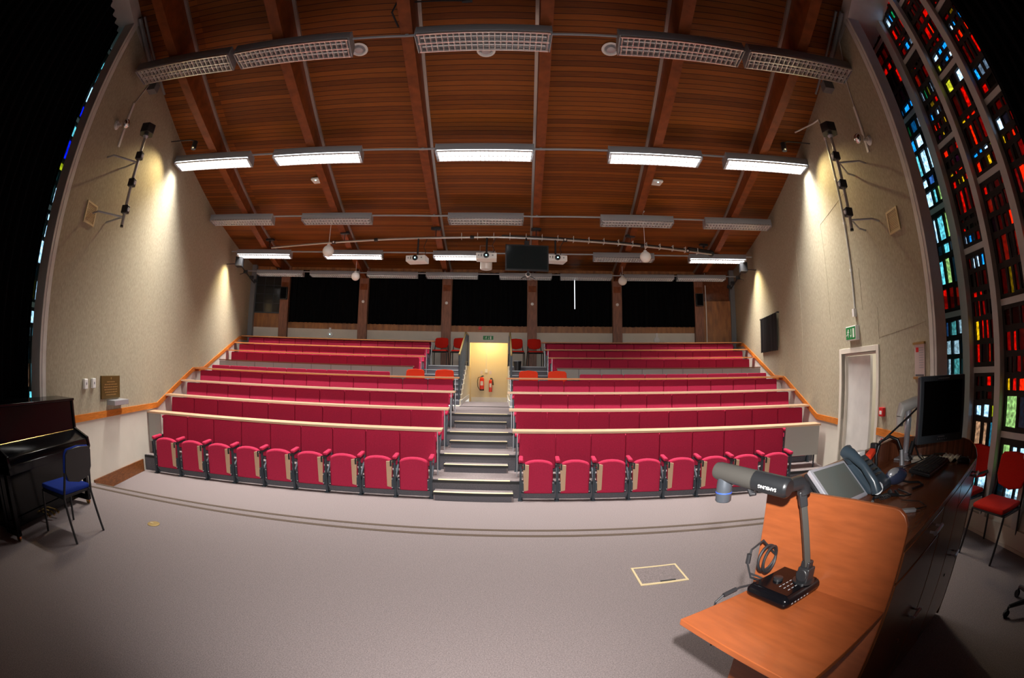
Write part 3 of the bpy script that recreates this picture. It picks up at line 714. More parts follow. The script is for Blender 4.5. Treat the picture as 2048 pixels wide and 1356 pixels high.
for k,(r,z,phs,ls) in FX.items():
    for i,(ph,l) in enumerate(zip(phs,ls)):
        lab='%s louvred strip light, %s, %s'%('glowing' if l else 'unlit',RN[k],POS[len(phs)][i])
        z_=z+.055-(.0 if abs(ph)<10 else .0)
        if l in fx: o=dup(fx[l],P(r,ph,z_),-R_(ph),lab,'strip lights in the '+RN[k])
        else: o=fx[l]=fixture(l);o.location=P(r,ph,z_);o.rotation_euler=(0,0,-R_(ph));tag(o,lab,'ceiling light','strip lights in the '+RN[k])
        if k==5: o.scale=(.96,1,.8)
        if l:
            p=P(r,ph,z_-.128);q=lamp('tube_light','AREA',p,84,(1,.97,.93),None,shape='RECTANGLE',size=1.5,size_y=.30,spread=R_(104));q.rotation_euler=(0,0,-R_(ph))
    g=empty('lighting_track',P(r,0,z),0,'thin grey metal track carrying the %s of strip lights'%RN[k],'light track','light tracks')
    inv=Matrix.Translation(-Vector(P(r,0,z)))
    pts=[inv@Vector(P(r/math.cos(R_(min(3,abs(a)%6 if False else 0))),a,z+.075)) for a in (-WA+.15,-15,-9,-3,3,9,15,WA-.15)]
    mb=MB();mb.tube(pts,.019,6);mb.build('rail','lightgrey',g)
    for a in (-15,-9,-3,3,9,15):
        x,y,_=P(r,a);mb=MB();mb.tube([inv@Vector((x,y,z+.08)),inv@Vector((x,y,zs(r)+.03))],.008,6);mb.box(-.02,.02,-.02,.02,-.01,.02,inv@Matrix.Translation((x,y,z+.10)));mb.build('hanger','lightgrey',g)
# ---------------------------------------------------------------- hanging things
def globe(x,y,z,lab):
    r=empty('globe_lamp',(x,y,z),0,lab,'pendant lamp','white globe pendants')
    mb=MB();mb.sphere((0,0,0),.125,20,12);mb.lathe([(.04,.115),(.04,.14)],12);mb.build('globe','globe',r,smooth=True)
    rr=math.hypot(x-CX,y-CY);mb=MB();mb.tube([(0,0,.13),(0,0,zc(rr)-z)],.005,6);mb.build('cord','plug',r)
    mb=MB();mb.lathe([(.05,zc(rr)-z-.05),(.03,zc(rr)-z-.08)],10);mb.build('ceiling_rose','plug',r)
globe(-3.66,8.66,4.28,'white globe pendant at left, the larger nearer one')
globe(3.05,8.89,4.28,'white globe pendant at right, the larger nearer one')
globe(-4.04,11.73,4.38,'white globe pendant at left, the smaller farther one')
globe(3.38,11.95,4.38,'white globe pendant at right, the smaller farther one')
# lighting bar
BAR=[(-5.85,9.9,4.80),(-2.6,9.68,4.80),(.0,9.58,4.80),(2.6,9.75,4.80),(5.3,10.05,4.80)]
g=empty('lighting_bar',(0,9.6,4.8),0,'long horizontal metal lighting bar hung across the hall with projectors','lighting bar')
inv=Matrix.Translation((0,-9.6,-4.8))
mb=MB();mb.tube([inv@Vector(p) for p in BAR],.026,10);mb.build('bar','pipe',g,smooth=True)
mb=MB();mb.tube([inv@Vector((p[0],p[1]+.04,p[2]+.04)) for p in BAR if p[0]>-.7],.028,6);mb.build('cable_bundle','black',g)
def bary(x):
    for (a,b) in zip(BAR,BAR[1:]):
        if x<=b[0]: return a[1]+(b[1]-a[1])*(x-a[0])/(b[0]-a[0])
    return BAR[-1][1]
for i in range(18):
    x=-.9+i*.36
    if x>5.2: break
    mb=MB();mb.box(-.004,.004,-.035,.09,-.035,.10,inv@Matrix.Translation((x,bary(x),4.8)));mb.build('cable_tie','plug',g)
for x in (-2.9,-.66,1.42,3.3,4.55,-4.0):
    mb=MB();mb.tube([inv@Vector((x-.045,bary(x),4.8)),inv@Vector((x+.045,bary(x),4.8))],.042,12);mb.build('clamp','blackplastic',g)
    if x in (1.42,4.55,-4.0): mb=MB();mb.lathe([(.026,0),(.02,.012)],12,inv@Matrix.Translation((x,bary(x)-.042,4.8))@Matrix.Rotation(R_(90),4,'X'));mb.build('knob','plug',g)
for ph in (-15,-9,-3,3,9,14.6):
    r=21.5;x,y,_=P(r,ph);y2=bary(x);mb=MB();mb.tube([inv@Vector((x,y2,4.82)),inv@Vector((x,y2,4.99))],.010,6);mb.box(-.11,.11,-.05,.05,.17,.22,inv@Matrix.Translation((x,y2,4.82)));mb.box(-.02,.02,-.02,.02,.2,zs(math.hypot(x-CX,y2-CY))-4.8,inv@Matrix.Translation((x,y2,4.8)));mb.build('bracket','blackplastic',g)
mb=MB();mb.sphere((0,0,0),.09,12,8,(1,1,1),inv@Matrix.Translation((5.3,10.1,4.83)));mb.tube([inv@Vector((4.6,10.0,4.87)),inv@Vector((5.3,10.1,4.87))],.05,8);mb.build('cable_coil','black',g)
def projector(x,y,z,rz,lab):
    r=empty('projector',(x,y,z),rz,lab,'projector','white projectors on the lighting bar')
    mb=MB();mb.box(-.225,.225,-.17,.17,-.075,.06);mb.build('body','plug',r,bevel=.012)
    mb=MB();mb.lathe([(.062,0),(.062,.03),(.045,.035)],20,Matrix.Translation((0.0,-.165,-.005))@Matrix.Rotation(R_(90),4,'X'));mb.build('lens_ring','blackplastic',r,smooth=True)
    mb=MB();mb.lathe([(.016,0),(.010,.006)],12,Matrix.Translation((0,-.199,-.005))@Matrix.Rotation(R_(90),4,'X'));mb.build('lens','led',r)
    for q in (.14,-.165): mb=MB();mb.lathe([(.018,0),(.018,.004)],12,Matrix.Translation((q,-.17,0))@Matrix.Rotation(R_(90),4,'X'));mb.build('button','lightgrey',r)
    mb=MB();mb.box(-.115,-.10,-.174,-.17,-.03,.03);mb.build('badge','blackplastic',r)
    mb=MB();mb.box(-.16,.16,-.11,.11,.06,.078);mb.tube([(0,0,.07),(0,0,4.80-z)],.022,8);mb.build('mount','blackplastic',r)
    mb=MB();mb.tube([(.12,.1,.07),(.16,.1,.2),(.12,.06,.30),(.2,.02,4.78-z)],.008,6);mb.build('cable','black',r)
projector(-1.88,bary(-1.88),4.30,R_(-6),'white ceiling projector on the lighting bar, left of the three')
projector(-.33,bary(-.33),4.34,R_(0),'white ceiling projector on the lighting bar, middle of the three')
projector(1.20,bary(1.2),4.34,R_(8),'white ceiling projector on the lighting bar, right of the screen')
r=empty('hanging_display',(.55,9.42,4.29),R_(3),'large dark flat display hanging from the lighting bar','display')
mb=MB();mb.box(-.47,.47,-.03,.03,-.29,.29);mb.build('bezel','blackplastic',r,bevel=.006)
mb=MB();mb.box(-.44,.44,-.034,-.030,-.255,.265);mb.build('screen','screen',r)
mb=MB();mb.box(-.05,.05,.03,.08,-.1,.4);mb.tube([(0,.06,.3),(0,.19,.51)],.02,8);mb.build('mount','blackplastic',r)
r=empty('conference_camera',(.57,9.35,3.90),0,'small round black and white camera fixed beneath the hanging display','camera')
mb=MB();mb.sphere((0,0,0),.055,14,10);mb.build('camera_body','plug',r,smooth=True)
mb=MB();mb.lathe([(.040,0),(.034,.02)],14,Matrix.Translation((0,-.045,0))@Matrix.Rotation(R_(90),4,'X'));mb.build('lens','blackplastic',r,smooth=True)
mb=MB();mb.box(-.02,.02,-.0,.03,.04,.12);mb.tube([(-.15,0,-.09),(-.09,0,-.05),(0,0,-.04),(.09,0,-.05),(.15,0,-.09)],.009,6);mb.build('bracket','blackplastic',r)
r=empty('ceiling_cylinder',(-.38,11.0,4.60),0,'pale grey cylinder hanging in a wire frame behind the middle projector','ceiling unit')
mb=MB();mb.lathe([(.14,-.22),(.15,-.2),(.15,.2),(.13,.22)],24);mb.build('cylinder','globe',r,smooth=True)
mb=MB();mb.tube([(-.165,0,.05),(-.165,0,.40),(.165,0,.40),(.165,0,.05)],.007,6);mb.tube([(0,0,.4),(0,0,.6)],.01,6);mb.build('bracket','pipe',r)
for x,y,lab in ((-3.7,7.7,'small white rounded sensor on the ceiling boards, left one'),(2.99,7.7,'small white rounded sensor on the ceiling boards, right one')):
    r=empty('ceiling_sensor',(x,y,zc(math.hypot(x-CX,y-CY))-.03),0,lab,'sensor','white ceiling sensors')
    mb=MB();mb.box(-.11,.11,-.11,.11,-.03,.03);mb.build('case','plug',r,bevel=.028)
    mb=MB();mb.box(-.012,.012,-.09,-.07,-.034,-.028);mb.build('indicator','led',r)
for x,y,lab in ((-2.02,4.62,'round white recessed ceiling downlight, left of the three'),(1.41,4.63,'round white recessed ceiling downlight, right of the three'),(-.27,4.81,'round white recessed ceiling downlight, middle one behind the nearest strip light')):
    z=zc(math.hypot(x-CX,y-CY));r=empty('downlight',(x,y,z-.01),0,lab,'downlight','recessed downlights')
    r.rotation_euler=(R_(-10),0,0)
    mb=MB();mb.lathe([(.125,.0),(.13,-.012),(.10,-.02),(.09,-.0)],24);mb.build('rim','plug',r,smooth=True)
    mb=MB();mb.lathe([(.085,.0),(.06,-.035),(.02,-.045)],16);mb.build('lamp','silver',r,smooth=True)
r=empty('hanging_microphone',(-.53,3.75,6.05),0,'small black microphone and cable near the top of the ceiling','microphone')
mb=MB();mb.tube([(-.75,-.1,-.0),(-.6,0,.05),(-.3,0,.04),(0,0,.02)],.012,6);mb.tube([(-.75,-.1,0),(-.82,0,-.12),(-.8,.3,-.1)],.012,6);mb.build('cable','black',r)
mb=MB();mb.lathe([(.02,0),(.03,.05),(.03,.12)],10,Matrix.Rotation(R_(80),4,'Y'));mb.build('capsule','blackplastic',r)
# ---------------------------------------------------------------- things on the side walls
def WF(side,r,z,e=0,dr=0):
    a=R_(WA);s_,c_=math.sin(a),math.cos(a)
    X=(-s_,c_) if side<0 else (-s_,-c_)
    return (WP(side,r,e,z)),math.atan2(X[1],X[0])
def won(name,side,r,z,label,cat,group=None,e=0):
    l,rz=WF(side,r,z,e);return empty(name,l,rz,label,cat,group)
for side in (-1,1):
    sn='left' if side<0 else 'right'
    for (r,z,e,en,sz) in ((17.85,5.42,-.55,185,102),(22.8,4.66,-.45,125,98)):
        p=WP(side,r,e,z);q=WP(side,r-(.95 if r<20 else .25),.30,z-3)
        lamp('wall_wash_spot','SPOT',p,en,(1,.80,.42),q,spot_size=R_(sz),spot_blend=.8,shadow_soft_size=.04)
    # small housings of the two wall-washing spots
    for n_,(r,z) in enumerate(((17.9,5.42),)):
        o=won('wall_washer',side,r,z,'small black wall-washing spotlight over the %s wall near the glowing strip lights'%sn,'spotlight','wall-washing spotlights',-.55)
        mb=MB();mb.lathe([(.045,-.03),(.05,0),(.05,.12),(.02,.14)],12);mb.build('head','blackplastic',o,smooth=True)
        mb=MB();mb.tube([(0,0,.13),(0,.1,.16),(0,.545,.16)],.01,6);mb.build('stem','blackplastic',o)
    # vertical pole with speaker and clamps
    r0=16.3;o=won('wall_pole',side,r0,0,'vertical metal lighting pole standing off the %s wall on brackets'%sn,'lighting pole','wall lighting poles',-.42)
    mb=MB();mb.tube([(0,0,3.52),(0,0,4.80)],.024,10);mb.build('pole','pipe',o,smooth=True)
    mb=MB();mb.lathe([(.026,3.50),(.026,3.525)],10);mb.build('end_cap','blackplastic',o)
    for zz in (4.52,4.12,3.74):
        mb=MB();mb.box(-.05,.045,-.06,.045,zz-.055,zz+.055);mb.build('clamp','blackplastic',o,bevel=.01)
        mb=MB();mb.lathe([(.03,0),(.022,.015)],12,Matrix.Translation((0,-.058,zz))@Matrix.Rotation(R_(90),4,'X'));mb.build('knob','plug',o)
    for zz in (4.43,3.64):
        for sx in (-.30,.12):
            mb=MB();mb.tube([(0,.02,zz),(sx,.30,zz+.0),(sx,.415,zz-.02)],.014,6);mb.build('bracket_arm','silver',o)
    hx=[(.13*math.cos(R_(60*k+30)),.13*math.sin(R_(60*k+30))) for k in range(6)]
    mb=MB();mb.prism(hx,4.86,5.0,'z');mb.build('speaker_head','blackplastic',o,bevel=.008)
    mb=MB();mb.lathe([(.03,4.80),(.05,4.83),(.03,4.862)],12);mb.build('joint','silver',o,smooth=True)
    o=won('ball_spotlight',side,15.95 if side<0 else 15.92,4.88 if side<0 else 4.62,'round chrome ball lamp on the upper %s wall beside the pole'%sn,'lamp','ball lamps on the side walls',-.18)
    mb=MB();mb.sphere((0,0,0),.075,16,10);mb.build('ball','chrome',o,smooth=True)
    mb=MB();mb.tube([(0,.02,0),(0,.175,.0)],.02,8);mb.lathe([(.07,.0),(.05,.03)],14,Matrix.Translation((0,.175,0))@Matrix.Rotation(R_(90),4,'X'));mb.build('mount','plug',o)
    o=won('wall_vent',side,15.95 if side<0 else 15.82,3.60 if side<0 else 3.51,'square cream louvred ventilation grille on the %s wall'%sn,'vent','cream wall vents',-.0)
    mb=MB()
    for (a,b,c,d) in ((-.14,.14,-.14,-.115),(-.14,.14,.115,.14),(-.14,-.115,-.115,.115),(.115,.14,-.115,.115)): mb.box(a,b,-.02,.0,c,d)
    mb.build('frame','cream',o)
    mb=MB()
    for i in range(12): mb.box(-.115,.115,-.014,-.002,-.108+i*.0187,-.098+i*.0187)
    mb.build('slats','cream',o)
    mb=MB();mb.box(-.115,.115,-.003,.0,-.115,.115);mb.build('backing','skirt',o)
    # black box floodlight on a bar near the back
    o=won('wall_floodlight',side,23.1,4.58,'black box floodlight on a bar high on the %s wall near the back'%sn,'floodlight','high black floodlights',-.30)
    mb=MB();mb.box(-.13,.13,-.1,.1,-.13,.13);mb.build('cabinet','blackplastic',o,bevel=.01)
    mb=MB();d=-side
    xx=1 if side<0 else -1
    mb.tube([(xx*.1,0,-.05),(xx*2.5,.14,-.12)],.018,8);
    for k in (.9,1.7,2.3): mb.box(xx*k-.04,xx*k+.04,-.02,.10,-.13,-.04)
    mb.tube([(xx*.9,.05,-.1),(xx*.9,.22,-.16)],.01,6);mb.tube([(0,.1,-.05),(-xx*.3,.30,-.13)],.01,6)
    mb.build('bar','blackplastic',o)
# cable conduits
mb=MB();T=wall_T(-1);mb.tube([(16.49,-.012,6.05),(16.21,-.012,5.38)],.008,6,T=T);mb.box(16.17,16.22,-.02,0,4.66,5.38,T);tag(mb.build('wall_conduit','plug'),'thin white cable conduit running down the upper left wall','conduit')
mb=MB();T=wall_T(1);mb.tube([(15.6,-.012,6.3),(15.98,-.012,5.6),(16.02,-.012,5.2)],.008,6,T=T);mb.box(16.0,16.05,-.02,0,4.5,5.2,T);tag(mb.build('wall_conduit','plug'),'thin white conduit on the upper right wall beside the ball lamp','conduit')
mb=MB();mb.tube([(17.9,-.25,5.78),(17.5,-.02,5.76),(17.27,-.014,5.70),(17.24,-.014,5.5),(17.23,-.014,2.66)],.013,8,T=T);mb.box(17.20,17.26,-.05,0,2.56,2.67,T)
for zz in (3.2,3.9,4.6,5.3): mb.box(17.215,17.25,-.03,0,zz,zz+.04,T)
tag(mb.build('wall_conduit','plug'),'long white conduit dropping from the ceiling towards the exit sign on the right wall','conduit')
for side in (-1,1):
    T=wall_T(side);mb=MB();mb.tube([(15.2,-.07,zc(15.2)-.15),(16.6,-.07,zc(16.6)-.22)],.035,8,T=T);mb.tube([(15.2,-.16,zc(15.2)-.15),(16.8,-.16,zc(16.8)-.2)],.02,8,T=T)
    mb.box(16.4,16.55,-.16,0,5.75,5.90,T);tag(mb.build('ceiling_pipe','concretegrey'),'grey pipes in the top corner between ceiling and %s wall'%('left' if side<0 else 'right'),'pipe','corner pipes')
def exit_sign(o,w=.34,h=.20,d=.07):
    mb=MB();mb.box(-w/2,w/2,-d,0,-h/2,h/2);mb.build('case','plug',o,bevel=.006)
    mb=MB();mb.box(-w/2+.012,w/2-.012,-d-.003,-d,-h/2+.014,h/2-.014);mb.build('face','green',o)
    s_=h/.20;mb=MB();y0,y1=-d-.006,-d-.003
    mb.box(.075*s_,.125*s_,y0,y1,-.062*s_,.062*s_);mb.build('door_symbol','signwhite',o);mb=MB()
    mb.box(-.004*s_+.02*s_,.006*s_+.02*s_,y0,y1,-.03*s_,.06*s_);mb.prism([(-.012*s_,-.025*s_),(.036*s_,-.025*s_),(.012*s_,-.062*s_)],y0,y1,'y');mb.build('arrow','signwhite',o);mb=MB()
    man=lambda pts: mb.prism([(a*s_,b*s_) for a,b in pts],y0,y1,'y')
    man([(-.075+.013*math.cos(k*math.pi/4),.047+.013*math.sin(k*math.pi/4)) for k in range(8)])
    man([(-.095,.005),(-.075,-.005),(-.062,.026),(-.080,.034)])
    man([(-.080,.030),(-.070,.022),(-.048,.012),(-.046,.020)]);man([(-.086,.03),(-.112,.012),(-.118,.02),(-.088,.038)])
    man([(-.095,.004),(-.085,-.004),(-.115,-.030),(-.140,-.030),(-.140,-.021),(-.117,-.021)])
    man([(-.09,.002),(-.076,.0),(-.066,-.022),(-.078,-.058),(-.088,-.056),(-.078,-.022)])
    mb.build('running_figure','signwhite',o)
o=won('exit_sign',1,17.31,2.335,'green and white emergency exit sign above the door on the right wall','exit sign');exit_sign(o)
T0,hw0=bayT(0)
o=empty('exit_sign',T0@Vector((-.02,-.0,2.90)),0,'green emergency exit sign over the passage in the back wall','exit sign');exit_sign(o,.35,.155,.03)
# plaque, ledge and sockets on the left wall
o=won('plaque',-1,17.02,1.415,'square bronze memorial plaque on the left wall','plaque')
mb=MB();mb.box(-.29,.29,-.03,0,-.16,.16);mb.build('plate','plaque',o,bevel=.004)
mb=MB();rnd=random.Random(3)
for i in range(6):
    z=.075-i*.036;L=[.13,.20,.22,.21,.19,.16][i];x=-L
    while x<L-.01: w=rnd.uniform(.012,.05);mb.box(x,min(L,x+w),-.0325,-.03,z-.008,z+.008);x+=w+.012
mb.build('engraving','brass',o)
mb=MB();mb.lathe([(.016,0),(.016,.003)],8,Matrix.Translation((0,-.03,.125))@Matrix.Rotation(R_(90),4,'X'));mb.build('emblem','brass',o)
l,rz=WF(-1,17.16,1.20);mb=MB();mb.box(-.23,.23,-.16,0,-.035,.035);tag(mb.build('wall_ledge','silver',None,l,rz,bevel=.004),'small grey box ledge under the bronze plaque','ledge')
for i,(r,z) in enumerate(((16.28,1.475),(16.50,1.48))):
    o=won('wall_socket',-1,r,z,'small white wall box on the left wall, %s'%('the one farther from the plaque' if i==0 else 'the one nearer the plaque'),'wall box','white wall boxes')
    mb=MB();mb.box(-.045,.045,-.045,0,-.065,.065);mb.build('box','plug',o,bevel=.008)
    mb=MB();mb.box(-.012,.012,-.05,-.045,-.01,.02);mb.build('switch','lightgrey',o)
# right wall things
o=won('wall_cloth',1,21.82,3.12,'black pleated cloth hung on a short rail on the right wall','wall hanging')
mb=MB();curtain_mesh(mb,1.45,-.83,0,.022,.13,Matrix.Translation((-.73,-.06,0)),.01,9);mb.build('cloth','blackcloth',o,smooth=True)
mb=MB();mb.tube([(-.76,-.05,.0),(.74,-.05,.0)],.012,8);mb.build('rail','blackplastic',o)
for x in (-.76,.74): mb=MB();mb.box(x-.01,x+.01,-.06,0,-.015,.015);mb.build('bracket','blackplastic',o)
o=won('poster_frame',1,15.55,1.90,'narrow framed pinkish notice on the right wall beside the white pilaster','notice')
mb=MB();mb.box(-.105,.105,-.012,0,-.19,.19);mb.build('sheet','pink',o)
for zz in (.17,-.195): mb=MB();mb.box(-.12,.12,-.03,0,zz,zz+.025);mb.build('clip_rail','brass',o)
mb=MB();mb.box(-.075,-.02,-.014,-.012,.09,.14);mb.build('picture','redbox',o)
mb=MB();mb.box(-.09,.09,-.014,-.012,-.165,-.145);mb.build('banner','bezel',o)
mb=MB();
for i in range(9): mb.box(-.01,.085,-.0135,-.012,.13-i*.026,.137-i*.026)
mb.build('text_lines','lightgrey',o)
T=wall_T(1);mb=MB()
for q in ((17.0,2.62,17.0,3.2),(16.55,2.2,16.55,2.6),(15.4,2.3,16.55,2.22),(19.6,1.6,19.6,4.6),(18.2,2.6,18.2,4.2),(18.2,4.2,16.9,4.35)):
    a,z0,b,z1=q
    mb.tube([(a,-.001,z0),((a+b)/2,-.002,(z0+z1)/2),(b,-.001,z1)],.003,4,T=T)
st(mb.build('trim_13','fabricwall'))
o=won('fire_call_point',1,16.42,1.30,'small square red fire alarm call point beside the door on the right wall','fire alarm')
mb=MB();mb.box(-.055,.055,-.05,0,-.055,.055);mb.build('case','redbox',o,bevel=.006)
mb=MB();mb.box(-.03,.03,-.053,-.05,-.03,.015);mb.build('glass','signwhite',o)
o=won('wall_notice',1,16.40,.86,'small red and white notice low on the right wall below the call point','notice')
mb=MB();mb.box(-.05,.05,-.004,0,-.12,.12);mb.build('card','signwhite',o)
mb=MB();mb.box(-.04,.04,-.006,-.004,.04,.11);mb.build('red_block','redbox',o)
# back wall things
def ON(ph,z,off=.12,R=25.9): x,y,_=P(R-off,ph);return (x,y,z),-R_(ph)
for i,(ph,z) in enumerate(((-15.0,4.17),(15.0,4.12))):
    l,rz=ON(ph,z,.20);o=empty('column_speaker',l,rz,'black box speaker on the far %s timber post'%('left' if i==0 else 'right'),'loudspeaker','speakers on the posts')
    mb=MB();mb.box(-.12,.12,-.08,.08,-.2,.2);mb.build('cabinet','blackplastic',o,bevel=.01)
    mb=MB();mb.box(-.1,.1,-.084,-.08,-.18,.18);mb.build('grille','curtain',o)
l,rz=ON(15.5,2.0,.14);mb=MB();mb.tube([(0,0,0),(0,0,2.6)],.014,6);tag(mb.build('post_conduit','plug',None,l,rz),'thin white vertical pipe beside the far right timber post','pipe')
for i,(ph,z) in enumerate(((-11.4,2.90),(11.85,2.86))):
    b=-2 if i==0 else 2;T,hw=bayT(b);x=26*math.tan(R_(ph-6*b));p=T@Vector((x,-.0,z))
    o=empty('emergency_lamp',p,-R_(6*b),'round white emergency lamp with a small box on the back wall, %s side'%('left' if i==0 else 'right'),'emergency light','round emergency lamps')
    mb=MB();mb.lathe([(.10,0),(.10,.03),(.07,.05)],20,Matrix.Rotation(R_(90),4,'X'));mb.build('lens','globe' if i==0 else 'plug',o,smooth=True)
    mb=MB();mb.box(-.035,.035,-.04,0,.10,.22);mb.build('box','plug',o,bevel=.004)
    if i==0: mb=MB();mb.lathe([(.012,0),(.012,.006)],8,Matrix.Translation((0,-.05,.01))@Matrix.Rotation(R_(90),4,'X'));mb.build('indicator','led',o)
o=empty('fire_alarm_sounder',T0@Vector((-.28,-.02,3.20)),0,'small red fire alarm sounder on the plywood band above the exit sign','fire alarm')
mb=MB();mb.box(-.05,.05,-.05,0,-.05,.05);mb.build('base','redbox',o,bevel=.01)
mb=MB();mb.lathe([(.02,0),(.014,.012)],10,Matrix.Translation((0,-.05,0))@Matrix.Rotation(R_(90),4,'X'));mb.build('beacon','red',o)
def exting(x,z0,z1,r,lab,hose):
    o=empty('fire_extinguisher',(x,15.25-r-.02,z0),0,lab,'fire extinguisher','fire extinguishers in the passage');h=z1-z0
    mb=MB();mb.lathe([(r*.96,.0),(r,.02),(r,h*.78),(r*.7,h*.86),(r*.3,h*.89)],18);mb.build('cylinder','red',o,smooth=True)
    mb=MB();mb.lathe([(r*.28,h*.88),(r*.28,h*.95)],10);mb.box(-.01,.07,-.012,.012,h*.93,h*.97);mb.box(-.01,.06,-.01,.01,h*.97,h);mb.build('valve','blackplastic',o)
    if hose==1:
        mb=MB();mb.tube([(-.02,0,h*.92),(-r-.05,-.01,h*.86),(-r-.075,-.01,h*.6),(-r-.06,-.01,h*.25),(-r-.0,-.02,h*.05)],.011,8);mb.build('hose','black',o,smooth=True)
        mb=MB();mb.lathe([(r*1.01,-.005),(r*1.01,.04)],18);mb.build('foot_ring','black',o)
    else:
        mb=MB();mb.tube([(.03,0,h*.94),(r+.02,-.03,h*.88),(r+.03,-.03,h*.5)],[.012,.014,.026],8);mb.build('horn','black',o,smooth=True)
    mb=MB();mb.box(-r*.62,r*.62,-r-.002,-r*.8,h*.34,h*.62);mb.build('label','label',o)
    mb=MB();mb.box(-.03,.03,r*.9,r+.015,h*.4,h*.7);mb.build('bracket','blackplastic',o)
exting(-.60,1.20,1.70,.075,'larger red fire extinguisher with black hose, left one in the passage',1)
exting(-.31,1.15,1.62,.055,'slimmer red fire extinguisher with black horn, right one in the passage',2)
for x,lab in ((-.62,'small pale notice above the larger extinguisher'),(-.32,'small pale notice above the slimmer extinguisher')):
    mb=MB();mb.box(-.04,.04,-.004,0,-.06,.06);tag(mb.build('wall_notice','label',None,(x,15.25,1.80)),lab,'notice','notices over the extinguishers')
mb=MB();mb.box(-.045,.045,-.03,0,-.06,.06);mb.tube([(0,-.012,.06),(0,-.012,.66)],.008,6);tag(mb.build('switch_box','plug',None,(-.46,15.25,1.86)),'white switch box with thin conduit above, between the extinguishers','switch')
o=empty('waste_bin',(CX+.86,12.84,1.875),0,'dark round waste bin on the right stairs beside the balustrade','bin')
mb=MB();mb.lathe([(.09,0),(.115,.27),(.108,.27)],18);mb.build('body','blackplastic',o,smooth=True);mb=MB();mb.lathe([(.119,.265),(.119,.285),(.10,.285)],18);mb.build('rim','lightgrey',o,smooth=True)
# ---------------------------------------------------------------- stacking chairs
def chair(name,m,shell=None,arms=False):
    r=empty(name,(0,0,0))
    seat=[(-.215,-.22),(.215,-.22),(.225,-.1),(.22,.19),(-.22,.19),(-.225,-.1)]
    mb=MB();mb.prism(seat,.43,.475,'z');mb.build('seat',m,r,bevel=.02)
    mb=MB();mb.prism([(a*.97,b*.97) for a,b in seat],.415,.432,'z');mb.build('seat_pan','blackplastic',r,bevel=.006)
    bk=[(-.17,.57),(0,.535),(.17,.57),(.215,.66),(.205,.83),(.17,.865),(0,.88),(-.17,.865),(-.205,.83),(-.215,.66)]
    TB=Matrix.Translation((0,.20,.5))@Matrix.Rotation(R_(-9),4,'X')@Matrix.Translation((0,0,-.5))
    mb=MB();mb.prism(bk,-.005,.03,'y',TB);mb.build('backrest',m,r,bevel=.016)
    mb=MB();mb.prism([(a*.98,.70+(b-.70)*.98) for a,b in bk],.029,.046,'y',TB);mb.build('back_shell',shell or 'blackplastic',r,bevel=.008)
    for sx in (-1,1):
        mb=MB();mb.tube([(sx*.235,-.24,0),(sx*.225,-.19,.42)],.0135,8);mb.build('leg','blackplastic',r,smooth=True)
        mb=MB();mb.tube([(sx*.24,.27,0),(sx*.225,.19,.40),(sx*.20,.235,.62),(sx*.19,.25,.70)],.0135,8);mb.build('leg','blackplastic',r,smooth=True)
        mb=MB();mb.tube([(sx*.225,-.19,.415),(sx*.225,.19,.405)],.012,8)
        if arms: mb.tube([(sx*.225,-.15,.42),(sx*.255,-.15,.62),(sx*.255,-.12,.65),(sx*.255,.15,.65),(sx*.205,.235,.61)],.013,8)
        mb.build('armrest' if arms else 'frame','blackplastic',r,smooth=True)
    for yy in (-.17,.17): mb=MB();mb.tube([(-.225,yy,.41),(.225,yy,.41)],.010,8);mb.build('crossbar','blackplastic',r)
    return reg(r)
c0=chair('stacking_chair','redchair')
first=True
def place(proto,x,y,z,rz,lab,grp,use=None):
    if not proto.get('label'): o=proto;o.location=(x,y,z);o.rotation_euler=(0,0,rz)
    else: o=dup(proto,(x,y,z),rz)
    tag(o,lab,'chair',grp);return o
place(c0,4.18,1.61,STG,R_(-98),'bright red stacking chair nearest at right, angled beside the stained glass','red chairs beside the stained glass')
for x,lab in ((-1.83,'red chair at the back wall, outer one left of the passage'),(-1.25,'red chair at the back wall, left of the passage, half behind the balustrade'),(.50,'red chair at the back wall, right of the passage, nearest the balustrade'),(1.07,'red chair at the back wall, outer one right of the passage')):
    place(c0,x,13.66,2.0,R_(-2 if x<0 else 3),lab,'red chairs at the back wall')
ca=chair('armchair','redchair',arms=True)
place(ca,4.40,2.24,STG,R_(-100),'bright red armchair behind the other red chair, half hidden by the desk','red chairs beside the stained glass')
cb=chair('stacking_chair','orangechair')
for x,lab in ((-1.88,'orange-red chair behind the fourth row ledge, left block, farther from the aisle'),(-1.22,'orange-red chair behind the fourth row ledge, left block, next to the aisle'),(.63,'orange-red chair behind the fourth row ledge, right block, next to the aisle'),(1.27,'orange-red chair behind the fourth row ledge, right block, farther from the aisle')):
    place(cb,x,9.62,1.0,R_(0),lab,'orange chairs on the landing')
cc=chair('stacking_chair','bluechair')
place(cc,-4.01,2.40,STG,R_(-80),'blue stacking chair with black back shell in front of the piano',None)
